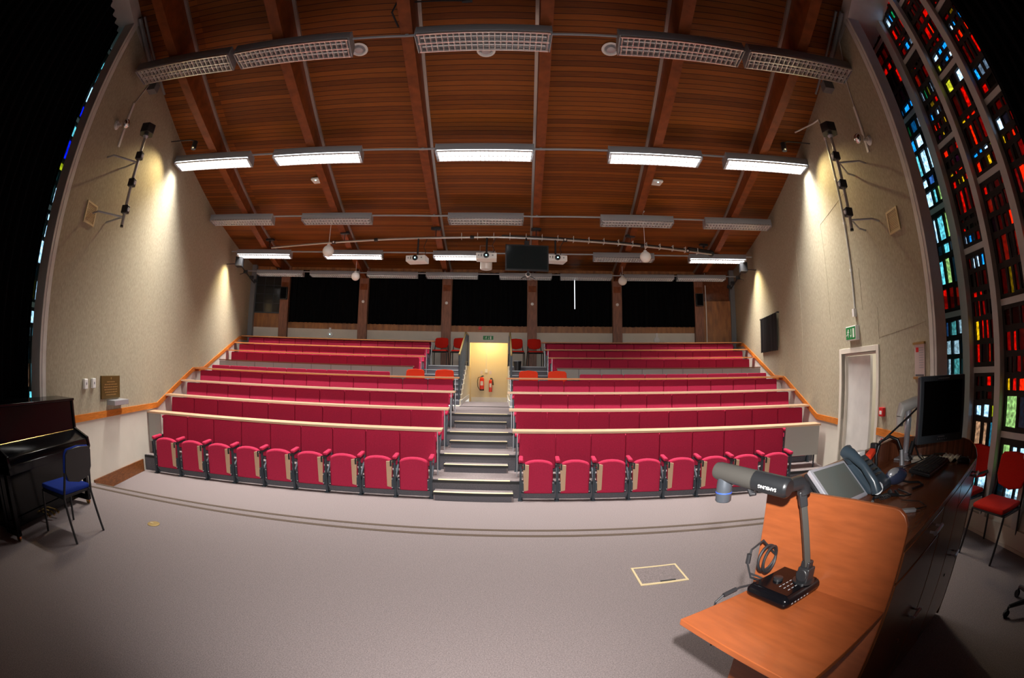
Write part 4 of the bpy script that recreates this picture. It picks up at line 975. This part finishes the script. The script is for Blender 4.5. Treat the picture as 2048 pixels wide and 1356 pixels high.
# office chair at the right edge
o=empty('office_chair',(3.40,.60,STG),R_(20),'black swivel office chair at the lower right edge, only its base in view','office chair')
for k in range(5):
    a=R_(72*k+115);mb=MB();mb.tube([(0,0,.12),(.30*math.cos(a),.30*math.sin(a),.085)],[.03,.016],8);mb.build('base_arm','blackplastic',o,smooth=True)
    mb=MB();mb.lathe([(.03,-.012),(.03,.012)],12,Matrix.Translation((.30*math.cos(a),.30*math.sin(a),.03))@Matrix.Rotation(a,4,'Z')@Matrix.Rotation(R_(90),4,'X'));mb.tube([(.30*math.cos(a),.30*math.sin(a),.03),(.30*math.cos(a),.30*math.sin(a),.085)],.012,6);mb.build('castor','black',o)
mb=MB();mb.tube([(0,0,.1),(0,0,.42)],.025,10);mb.build('column','blackplastic',o,smooth=True)
mb=MB();mb.box(-.23,.23,-.23,.23,.42,.49);mb.build('seat','navy',o,bevel=.03)
mb=MB();mb.box(-.2,.2,.2,.25,.58,.95);mb.box(-.03,.03,.22,.26,.40,.62);mb.build('backrest','navy',o,bevel=.02)
# ---------------------------------------------------------------- upright piano (local x along the left wall, y into the wall)
l,rz=WF(-1,14.75,STG,-.02)
pn=empty('upright_piano',l,rz,'black lacquered upright piano against the left wall','piano')
hl=.80
mb=MB();mb.box(-hl,hl,-.30,0,.10,1.16);mb.build('case','blackgloss',pn,bevel=.004)
mb=MB();mb.box(-hl-.012,hl+.012,-.335,.0,1.16,1.185);mb.build('lid','blackgloss',pn,bevel=.005)
mb=MB();mb.prism([(-.315,1.155),(-.30,1.155),(-.30,.84),(-.345,.84)],-hl+.05,hl-.05,'x');mb.build('front_panel','blackgloss',pn)
mb=MB();mb.box(-hl+.06,hl-.06,-.322,-.30,.16,.60);mb.build('lower_panel','blackgloss',pn)
mb=MB();mb.prism([(-.32,.84),(-.36,.84),(-.56,.765),(-.575,.70),(-.32,.70)],-hl+.04,hl-.04,'x');mb.build('fallboard','blackgloss',pn,bevel=.006)
mb=MB();mb.box(-hl+.01,hl-.01,-.58,-.30,.62,.70);mb.build('keybed','blackgloss',pn,bevel=.004)
for sx in (-1,1):
    mb=MB();a,b=sorted((sx*(hl-.04),sx*hl));mb.prism([(-.30,.10),(-.30,1.16),(-.33,1.16),(-.36,.86),(-.57,.78),(-.59,.68),(-.56,.62),(-.33,.60),(-.33,.10)],a,b,'x');mb.build('side_arm','blackgloss',pn,bevel=.004)
    mb=MB();mb.box(sx*(hl-.05)-.03,sx*(hl-.05)+.03,-.50,-.44,.08,.62);mb.build('leg','blackgloss',pn,bevel=.006)
    mb=MB();mb.box(sx*(hl-.05)-.035,sx*(hl-.05)+.035,-.50,-.28,.05,.12);mb.build('toe_block','blackgloss',pn,bevel=.01)
    mb=MB();mb.lathe([(.03,-.012),(.03,.012)],12,Matrix.Translation((sx*(hl-.05),-.46,.03))@Matrix.Rotation(R_(90),4,'Y'));mb.build('castor','gold',pn)
mb=MB();mb.box(-hl+.04,hl-.04,-.33,-.28,.06,.15);mb.build('plinth','blackgloss',pn)
for k,x in enumerate((-.09,0.0,.09)):
    mb=MB();mb.tube([(x,-.32,.085),(x,-.40,.085),(x,-.44,.06)],[.008,.012,.018],8);mb.build('pedal','gold',pn,smooth=True)
mb=MB();mb.tube([(-hl+.05,-.348,.842),(hl-.05,-.348,.842)],.004,6);mb.build('hinge','gold',pn)
# ---------------------------------------------------------------- floor box and disc
o=empty('floor_box',(1.31,3.225,STG),R_(-2),'square metal-edged floor box lid set in the stage carpet','floor box')
mb=MB()
for (a,b,c,d) in ((-.205,.205,-.175,-.15),(-.205,.205,.155,.175),(-.205,-.187,-.15,.155),(.187,.205,-.15,.155)): mb.box(a,b,c,d,0,.006)
mb.build('frame','cream',o)
mb=MB();mb.box(-.187,.187,-.15,.155,0,.003);mb.build('lid','carpet',o)
mb=MB();mb.box(-.03,.10,-.145,-.128,.003,.008);mb.build('slot','black',o)
o=empty('floor_disc',(-3.5,3.25,STG),0,'small round brass socket cover in the stage carpet at left','floor socket')
mb=MB();mb.lathe([(.075,0),(.075,.005),(.06,.007)],20);mb.build('cover','brass',o)
mb=MB();mb.box(-.05,.0,-.008,.008,.007,.010);mb.build('catch','cream',o)
# ---------------------------------------------------------------- presenter's desk
DC=(1.288,.858,STG);DA=math.atan2(.303,.953)
DM=Matrix.Translation(DC)@Matrix.Rotation(DA,4,'Z')
def D(x,y,z): return DM@Vector((x,y,z))          # z above the stage floor
dk=empty('presenter_desk',DC,DA,'large reddish wooden presenter desk with raised back and side shelf','desk')
TH=1.10
mb=MB();mb.box(0.0,1.62,.0,.63,TH-.03,TH);mb.build('worktop','darkmahog',dk,bevel=.003)
mb=MB();mb.box(.015,1.61,.02,.62,.07,TH-.03);mb.build('carcass','darkmahog',dk)
mb=MB();mb.box(.05,1.58,.07,.60,0,.07);mb.build('plinth','black',dk)
# near end panel, rounded at its upper front corner
pp=[(.0,.0),(.0,1.15)]+[(.07-.07*math.cos(R_(t)),1.15+.075*math.sin(R_(t))) for t in (20,45,70,90)]+[(.25,1.228),(.50,1.222),(.675,1.205),(.675,0)]
mb=MB();mb.prism(pp,-.022,.0,'x');mb.build('end_panel','cherry',dk,bevel=.004)
# side shelf
mb=MB();mb.box(-.547,-.022,-.0,.555,.825,.85);mb.build('side_shelf','cherry',dk,bevel=.003)
mb=MB();mb.box(-.075,-.055,.02,.06,.795,.825);mb.build('lock_plate','chrome',dk)
# raised audience-side back, curving round the far end
ZT=[(.13,1.22),(.07,1.205),(.035,1.18),(.012,1.15),(.0,1.11)]
out=[(0.0,.675)]+[(1.40+.25*math.sin(R_(t)),.425+.25*math.cos(R_(t))) for t in range(0,91,10)]+[(1.65,q[0]) for q in ZT]
inn=[(1.628,q[0]) for q in reversed(ZT)]+[(1.40+.228*math.sin(R_(t)),.425+.228*math.cos(R_(t))) for t in range(90,-1,-10)]+[(0.0,.653)]
n=len(out)
mb=MB();vs=[];fs=[]
tops=[1.22]*(n-1)+[1.22]
for i in range(n):
    o_,i_=out[i],inn[n-1-i]
    zt=1.22 if i<n-len(ZT) else ZT[i-(n-len(ZT))][1]
    for (p,z) in ((o_,.02),(i_,.02),(i_,zt),(o_,zt)): vs.append((p[0],p[1],z))
for i in range(n-1):
    for k in range(4): k2=(k+1)%4;fs.append((i*4+k,i*4+k2,(i+1)*4+k2,(i+1)*4+k))
fs+=[(3,2,1,0),((n-1)*4,(n-1)*4+1,(n-1)*4+2,(n-1)*4+3)]
mb.add(vs,fs);bp=mb.build('back_panel','mahog',dk)
bays_=[(.02,.625),(.635,1.055),(1.065,1.605)]
for (a,b) in bays_:
    if b-a>.5:
        mb=MB();mb.box(a,b,-.0,.02,.945,1.065);dw=mb.build('drawer','darkmahog',dk,bevel=.003)
        mb=MB();xc=(a+b)/2+(.12 if a<.1 else .2);mb.tube([(xc-.06,-.032,1.02),(xc+.06,-.032,1.02)],.010,10)
        for q in (-.05,.05): mb.tube([(xc+q,0,1.02),(xc+q,-.03,1.02)],.006,6)
        mb.build('handle','polegrey',dw,smooth=True)
    mb=MB();mb.box(a,b,-.0,.02,.09,.935 if b-a>.5 else 1.065);dw=mb.build('door','darkmahog',dk,bevel=.003)
    xc=b-.10 if a<.1 else (a+.25 if a<1 else a+.28)
    if a<.1 or a>1:
        mb=MB();mb.tube([(xc-.05,-.032,.58),(xc+.05,-.032,.58)],.010,10)
        for q in (-.04,.04): mb.tube([(xc+q,0,.58),(xc+q,-.03,.58)],.006,6)
        mb.build('handle','polegrey',dw,smooth=True)
        mb=MB();mb.lathe([(.010,0),(.010,.006)],10,Matrix.Translation((xc-.09,0,.47))@Matrix.Rotation(R_(90),4,'X'));mb.build('lock','chrome',dw)
def on(name,x,y,z,rz,lab,cat,group=None):
    p=D(x,y,z);return empty(name,p,DA+rz,lab,cat,group)
# visualiser on the side shelf
v=on('document_camera',-.127,.43,.85,0,'black and grey desktop document camera standing on the side shelf','document camera')
mb=MB();mb.box(-.125,.125,-.105,.105,0,.052);mb.build('base','blackgloss',v,bevel=.025)
mb=MB();mb.box(-.10,.10,-.085,.085,.052,.0545);mb.build('control_plate','blackgloss',v)
mb=MB();mb.lathe([(.020,.054),(.020,.065),(.017,.067)],20,Matrix.Translation((-.015,.03,0)));mb.build('dial','blackplastic',v,smooth=True)
mb=MB();rnd=random.Random(5)
for i in range(5):
    for j in range(3): mb.box(-.06+i*.022,-.048+i*.022,-.06+j*.022,-.056+j*.022,.0545,.0552)
mb.build('markings','lightgrey',v)
mb=MB()
for i in range(6): mb.box(-.088+i*.02,-.080+i*.02,-.1063,-.1055,.022,.027)
mb.build('front_markings','lightgrey',v)
mb=MB();mb.lathe([(.045,.053),(.045,.060),(.03,.063)],24,Matrix.Translation((.045,-.055,0)));mb.build('swivel','gunmetal',v,smooth=True)
mb=MB();mb.box(.02,.07,-.085,-.03,.05,.115);mb.lathe([(.028,-.03),(.028,.03)],16,Matrix.Translation((.045,-.055,.085))@Matrix.Rotation(R_(90),4,'Y'));mb.box(.027,.063,-.075,-.035,.10,.14);mb.build('hinge','blackplastic',v,bevel=.006)
A0=Vector((.045,-.055,.12));A1=Vector((-.0,-.012,.37))
mb=MB();dv=(A1-A0).normalized();q=dv.to_track_quat('Z','Y').to_matrix().to_4x4();L=(A1-A0).length
mb.box(-.020,.020,-.012,.012,0,L,Matrix.Translation(A0)@q);mb.build('arm','poleg',v,bevel=.003)
mb=MB();mb.box(-.021,.021,-.015,.015,L-.015,L+.045,Matrix.Translation(A0)@q);mb.tube([A1+Vector((0,0,.03)),A1+Vector((-.006,.004,.058)),A1+Vector((-.03,.01,.074)),(-.115,.0,.445)],[.027,.027,.026,.024],12);mb.build('elbow','blackplastic',v,bevel=.004,smooth=True)
H0=Vector((-.13,-.03,.448));H1=Vector((-.165,.30,.468))
mb=MB();hd=(H1-H0);mb.tube([H0,H0+hd*.02,H0+hd*.04,H0+hd*.44],[.028,.034,.036,.036],22);mb.build('head','gunmetal',v,smooth=True)
mb=MB();mb.tube([H0+hd*.445,H0+hd*.94,H0+hd*.985,H1],[.0355,.034,.030,.022],22);mb.build('head_tube','poleg',v,smooth=True)
lx=H0+hd*.86
mb=MB();mb.tube([lx+Vector((0,0,.0)),lx+Vector((0,0,-.045)),lx+Vector((0,0,-.105)),lx+Vector((0,0,-.11))],[.026,.030,.031,.027],22);mb.build('lens_barrel','barrel',v,smooth=True)
mb=MB();mb.tube([lx+Vector((0,0,-.072)),lx+Vector((0,0,-.076))],.0318,22);mb.build('blue_ring',mat('blue_ring',(.03,.08,.5),.4),v)
mb=MB();mb.tube([H0+hd*.52+Vector((0,0,-.03)),H0+hd*.47+Vector((0,0,-.052)),H0+hd*.42+Vector((0,0,-.048))],[.01,.012,.006],8);mb.build('lamp_tab','blackplastic',v)
tx=bpy.data.curves.new('lettering','FONT');tx.body='SAMSUNG';tx.size=.017;tx.extrude=.0006;tx.align_x='CENTER';tx.align_y='CENTER'
to=bpy.data.objects.new('lettering',tx);col.objects.link(to);to.parent=v;tx.materials.append(K['plug'])
# on the -x side of the head, upside down as the arm is folded
hm=hd.normalized();tc=H0+hd*.22
Zt=Vector((-1,0,0));Zt=(Zt-hm*Zt.dot(hm)).normalized()
side_n=(Zt*math.cos(R_(8))+Vector((0,0,-1))*math.sin(R_(8))).normalized()
Xt=hm;Yt=side_n.cross(Xt).normalized()
to.matrix_local=Matrix(((Xt[0],Yt[0],side_n[0],(tc+side_n*.0365)[0]),(Xt[1],Yt[1],side_n[1],(tc+side_n*.0365)[1]),(Xt[2],Yt[2],side_n[2],(tc+side_n*.0365)[2]),(0,0,0,1)))
# coiled lead of the visualiser
pts=[]
for i in range(60):
    a=i/59*4.0*math.pi;pts.append(D(-.075+.05*math.cos(a)*(1 if i>20 else 1.0)-.0,.575+.014*math.sin(a*.5),.94+.055*math.sin(a)))
mb=MB();mb.tube([D(-.13,.53,.875),D(-.15,.56,.89),D(-.17,.585,.90)],.005,6)
mb.tube(pts,.006,6)
mb.tube([pts[-1],D(-.10,.60,1.02),D(-.17,.60,1.00),D(-.18,.60,.94),D(-.17,.58,.885),D(-.12,.56,.86),D(-.13,.535,.87)],.0045,6)
mb.tube([D(-.1805,.60,.945),D(-.1795,.60,.985)],.010,8)
mb.tube([D(-.16,.545,.868),D(-.25,.56,.875),D(-.33,.57,.865)],.0045,6);mb.tube([D(-.27,.562,.874),D(-.33,.568,.866)],.009,8)
mb.tube([D(-.33,.57,.865),D(-.36,.575,.845),D(-.36,.585,.72),D(-.30,.60,.60)],.0045,6)
tag(mb.build('coiled_cable','black',smooth=True),'black coiled lead beside the document camera base','cable')
# touch control panel
o=on('touch_panel',.36,.53,TH,R_(-6),'tilted silver-framed touch control panel at the near end of the worktop','touch panel')
TT=Matrix.Translation((0,0,.06))@Matrix.Rotation(R_(38),4,'X')
mb=MB();mb.box(-.15,.15,-.115,.115,.0,.022,TT);mb.build('bezel','polegrey',o,bevel=.005)
mb=MB();mb.box(-.132,.132,-.095,.098,.022,.0235,TT);mb.build('screen','touch',o)
mb=MB();mb.prism([(-.10,.0),(-.085,.0),(.07,.09),(.09,.115),(.09,.0)],-.13,.13,'x');mb.build('stand','blackplastic',o)
mb=MB();mb.box(-.155,.155,-.125,.118,-.02,.0,TT);mb.build('rear_case','blackplastic',o,bevel=.006)
# telephone
o=on('telephone',.60,.47,TH,R_(0),'blue-grey desk telephone with handset propped on its left side','telephone')
mb=MB();mb.prism([(-.11,0),(-.11,.035),(.08,.155),(.10,.15),(.11,0)],-.085,.10,'x');mb.build('body','phone',o,bevel=.012)
hp=[(-.135,-.12,.035),(-.145,-.10,.08),(-.145,-.03,.145),(-.135,.05,.19),(-.12,.095,.195)]
mb=MB();mb.tube(hp,[.030,.024,.020,.026,.032],12);mb.tube([(-.135,-.12,.05),(-.085,-.10,.03)],[.030,.026],12);mb.tube([(-.12,.095,.20),(-.07,.08,.15)],[.035,.03],12);mb.build('handset','phone',o,smooth=True)
mb=MB();
for i in range(3):
    for j in range(4): mb.box(-.03+i*.03,-.008+i*.03,-.06+j*.03,-.04+j*.03,.075+j*.0185,.083+j*.0185)
mb.build('keypad','gunmetal',o)
mb=MB();mb.box(-.0,.08,.07,.11,.15,.175);mb.build('display_hood','plug',o,bevel=.004)
cp_=[];
for i in range(90):
    t=i/89;a=t*2*math.pi*14;cp_.append((-.15+.14*t+.0,-.145+.01*math.cos(a)-.03*math.sin(t*3.14),.012+.010*math.sin(a)))
mb=MB();mb.tube(cp_,.0022,5);mb.build('coiled_cord','black',o)
# document scanner shaped device with gooseneck
o=on('handheld_scanner',.76,.36,TH,R_(-30),'small blue-grey and silver scanner resting behind the telephone','scanner')
mb=MB();mb.sphere((0,0,.045),.055,18,12,(1.45,.75,.80));mb.build('body','bluebody',o,smooth=True)
mb=MB();mb.sphere((-.022,-.008,.058),.042,16,10,(1.2,.62,.78));mb.build('shield','silver',o,smooth=True)
mb=MB();mb.tube([(.03,0,.02),(.09,-.03,.006),(.14,-.06,.006),(.12,-.12,.006),(.02,-.14,.006)],.006,6);mb.build('lead','gunmetal',o,smooth=True)
o=on('gooseneck_lamp',1.02,.60,TH,0,'grey flexible gooseneck arching over the worktop behind the telephone','gooseneck')
mb=MB();mb.lathe([(.035,0),(.035,.008),(.015,.02)],16);mb.build('base','blackplastic',o,smooth=True)
mb=MB();mb.tube([(0,0,.01),(-.0,.01,.09),(.02,.0,.16),(.06,-.05,.19),(.09,-.10,.17),(.08,-.14,.11)],.010,10);mb.build('neck','gunmetal',o,smooth=True)
mb=MB();mb.tube([(.08,-.14,.115),(.06,-.16,.03)],[.014,.018],10);mb.build('head','silver',o,smooth=True)
# monitor on a pole arm
o=on('monitor_stand',1.44,.545,TH,0,'polished metal monitor pole with cast foot and jointed arm','monitor stand')
mb=MB();mb.box(-.085,.085,-.06,.06,0,.012);mb.build('foot','silver',o,bevel=.005)
mb=MB();mb.lathe([(.055,.012),(.04,.03),(.022,.04),(.022,.175),(.025,.18),(.025,.30),(.021,.305),(.021,.36)],20);mb.build('pole','polegrey',o,smooth=True)
mb=MB();mb.tube([(-.045,.05,.27),(-.035,.04,.325),(.03,-.03,.35),(.10,-.16,.375)],[.034,.040,.038,.034],12);mb.lathe([(.026,.21),(.030,.27)],14,Matrix.Translation((-.045,.05,.0)));mb.build('arm','armwhite',o,smooth=True)
# cables tied to the pole
mb=MB();mb.tube([D(1.53,.40,1.40),D(1.48,.46,1.28),D(1.43,.49,1.19),D(1.40,.50,1.13),D(1.38,.47,1.108)],.010,8);mb.tube([D(1.44,.49,1.21),D(1.41,.50,1.14)],.018,10);mb.tube([D(1.53,.42,1.42),D(1.50,.50,1.2),D(1.46,.44,1.12),D(1.42,.40,1.108)],.006,6)
tag(mb.build('cable_bundle','black',smooth=True),'bundle of black cables hanging from the monitor beside its pole','cable')
# boom microphone with orange clip
o=on('boom_microphone',.93,.60,TH,0,'thin black boom arm with an orange clip leaning across the back of the desk','microphone')
mb=MB();mb.tube([(-.03,.0,.01),(.01,.0,.12),(.06,.0,.155)],.008,8);mb.build('base_stem','blackplastic',o,smooth=True)
mb=MB();mb.tube([(.02,.0,.14),(.55,-.14,.34),(.62,-.17,.35)],.0065,8);mb.build('boom','blackplastic',o,smooth=True)
mb=MB();mb.box(-.03,.05,-.02,.02,.10,.135,Matrix.Rotation(R_(-20),4,'Y'));mb.build('clip','orangechair',o,bevel=.008)
mb=MB();mb.box(.0,.03,-.022,.022,.12,.17);mb.build('knob','blackplastic',o,bevel=.006)
M0=Vector((2.36,1.62,0));M1=Vector((2.735,1.452,0))
mx=(M1-M0).normalized();mc=(M0+M1)/2
o=empty('monitor',(mc[0],mc[1],1.59),math.atan2(mx[1],mx[0]),'slate grey flat computer monitor held over the desk on an arm','monitor')
w2=(M1-M0).length/2
mb=MB();mb.box(-w2,w2,-.0,.04,-.20,.195);mb.box(-w2*.7,w2*.7,.04,.065,-.14,.13);mb.build('housing','bezel',o,bevel=.008)
mb=MB();mb.box(-w2+.032,w2-.032,-.003,.0,-.150,.165);mb.build('screen','mscreen',o)
mb=MB()
for i in range(5): mb.lathe([(.004,0),(.004,.002)],8,Matrix.Translation((-.03+i*.02,0,-.178))@Matrix.Rotation(R_(90),4,'X'))
mb.build('button','silver',o)
mb=MB();mb.box(-.03,.03,-.002,.0,-.166,-.160);mb.build('badge','silver',o)
mb=MB();mb.box(-.05,.05,-.002,0,.176,.182);mb.build('top_badge','silver',o)
mb=MB();mb.box(-.05,.05,.06,.075,-.05,.05);mb.tube([(0,.07,0),(-.05,.12,.02)],.02,8);mb.build('mount_plate','silver',o)
# keyboard, mouse, papers, adapter
p0=D(.915,.275,TH);p1=D(1.455,.235,TH)
o=empty('keyboard',D(1.18,.265,TH),DA+R_(-3),'black computer keyboard raised on its feet on the worktop','keyboard')
TK=Matrix.Translation((0,0,.012))@Matrix.Rotation(R_(6),4,'X')
mb=MB();mb.box(-.22,.22,-.075,.075,0,.022,TK);mb.build('tray','blackplastic',o,bevel=.006)
mb=MB()
for j in range(6):
    for i in range(20):
        if j==0 and 4<i<10: continue
        mb.box(-.212+i*.0212,-.195+i*.0212,-.066+j*.0225,-.048+j*.0225,.022,.030,TK)
mb.box(-.125,-.01,-.066,-.048,.022,.030,TK)
mb.build('keys','blackplastic',o,bevel=.002)
for sx in (-.2,.18): mb=MB();mb.box(sx,sx+.02,.05,.06,0,.02);mb.build('foot','blackplastic',o)
o=empty('computer_mouse',D(1.44,.075,TH),DA+R_(10),'black computer mouse at the far end of the worktop','mouse')
mb=MB();mb.sphere((0,0,.012),.045,16,10,(.72,1.15,.62));mb.build('shell','blackplastic',o,smooth=True)
mb=MB();mb.lathe([(.008,-.003),(.008,.003)],10,Matrix.Translation((0,-.03,.034))@Matrix.Rotation(R_(90),4,'Y'));mb.build('wheel','silver',o)
for i,(x,y,r_,lab) in enumerate(((1.44,.42,20,'loose sheet of cream paper under the keyboard cable'),(1.53,.21,-15,'crumpled cream paper behind the mouse'))):
    mb=MB();nn=6
    vs=[(-.10+.2*a/nn,-.07+.14*b/nn,.004+.004*math.sin(a*1.7+b)+(.008*((a+b)%3) if i else 0)) for a in range(nn+1) for b in range(nn+1)]
    vs2=[(p[0],p[1],p[2]-.003) for p in vs];fs=[]
    for a in range(nn):
        for b in range(nn): k=a*(nn+1)+b;fs.append((k,k+nn+1,k+nn+2,k+1));k+=len(vs);fs.append((k,k+1,k+nn+2,k+nn+1))
    mb.add(vs+vs2,fs);oo=tag(mb.build('paper_sheet','paper',None,D(x,y,TH+.002),DA+R_(r_)),lab,'paper','papers on the desk')
mb=MB();mb.tube([D(1.30,.34,TH+.03),D(1.40,.40,TH+.035),D(1.5,.38,TH+.02),D(1.55,.30,TH+.02),D(1.50,.24,TH+.04),D(1.42,.30,TH+.05),D(1.34,.40,TH+.01),D(1.15,.46,TH+.006),D(1.0,.44,TH+.006)],.0035,6)
tag(mb.build('keyboard_cable','black',smooth=True),'thin black keyboard cable looped over the papers','cable')
mb=MB();mb.tube([D(.62,.30,TH+.006),D(.56,.26,TH+.006),D(.50,.30,TH+.02),D(.46,.36,TH+.006),D(.40,.34,TH+.006)],.008,8);mb.tube([D(.66,.30,TH+.008),D(.60,.20,TH+.006),D(.55,.22,TH+.01),D(.56,.30,TH+.006)],.004,6)
tag(mb.build('desk_cable','gunmetal',smooth=True),'thick grey cable end looped in front of the telephone','cable')
mb=MB();mb.tube([D(.50,.22,TH+.004),D(.52,.12,TH+.004),D(.45,.06,TH+.006),D(.39,.10,TH+.008)],.002,6)
tag(mb.build('adapter_lead','gunmetal'),'very thin grey lead of the small adapter','cable')
o=empty('usb_adapter',D(.36,.12,TH),DA+R_(-50),'small silver plug adapter lying on the worktop','adapter')
mb=MB();mb.box(-.055,.03,-.014,.014,0,.014);mb.build('body','silver',o,bevel=.003)
mb=MB();mb.box(.03,.055,-.008,.008,.003,.010);mb.build('plug','chrome',o)
o=empty('plug_cluster',D(.70,.44,TH),DA,'small tangle of red yellow and black plugs beside the telephone','plugs')
for i,(m_,x,y) in enumerate((('redchair',0,0),('cream',.025,-.015),('blackplastic',-.02,.025),('blackplastic',.03,.03))):
    mb=MB();mb.tube([(x,y,.01),(x+.03,y+.012,.016)],[.008,.006],8);mb.tube([(x+.03,y+.012,.016),(x+.07,y+.04,.008)],.003,6);mb.build('plug',m_,o)

bpy.context.view_layer.update()
me=bpy.data.meshes.new_from_object(to.evaluated_get(bpy.context.evaluated_depsgraph_get()))
lt=bpy.data.objects.new('lettering',me);col.objects.link(lt);lt.parent=v;lt.matrix_local=to.matrix_local.copy();bpy.data.objects.remove(to)
lt.name='lettering'
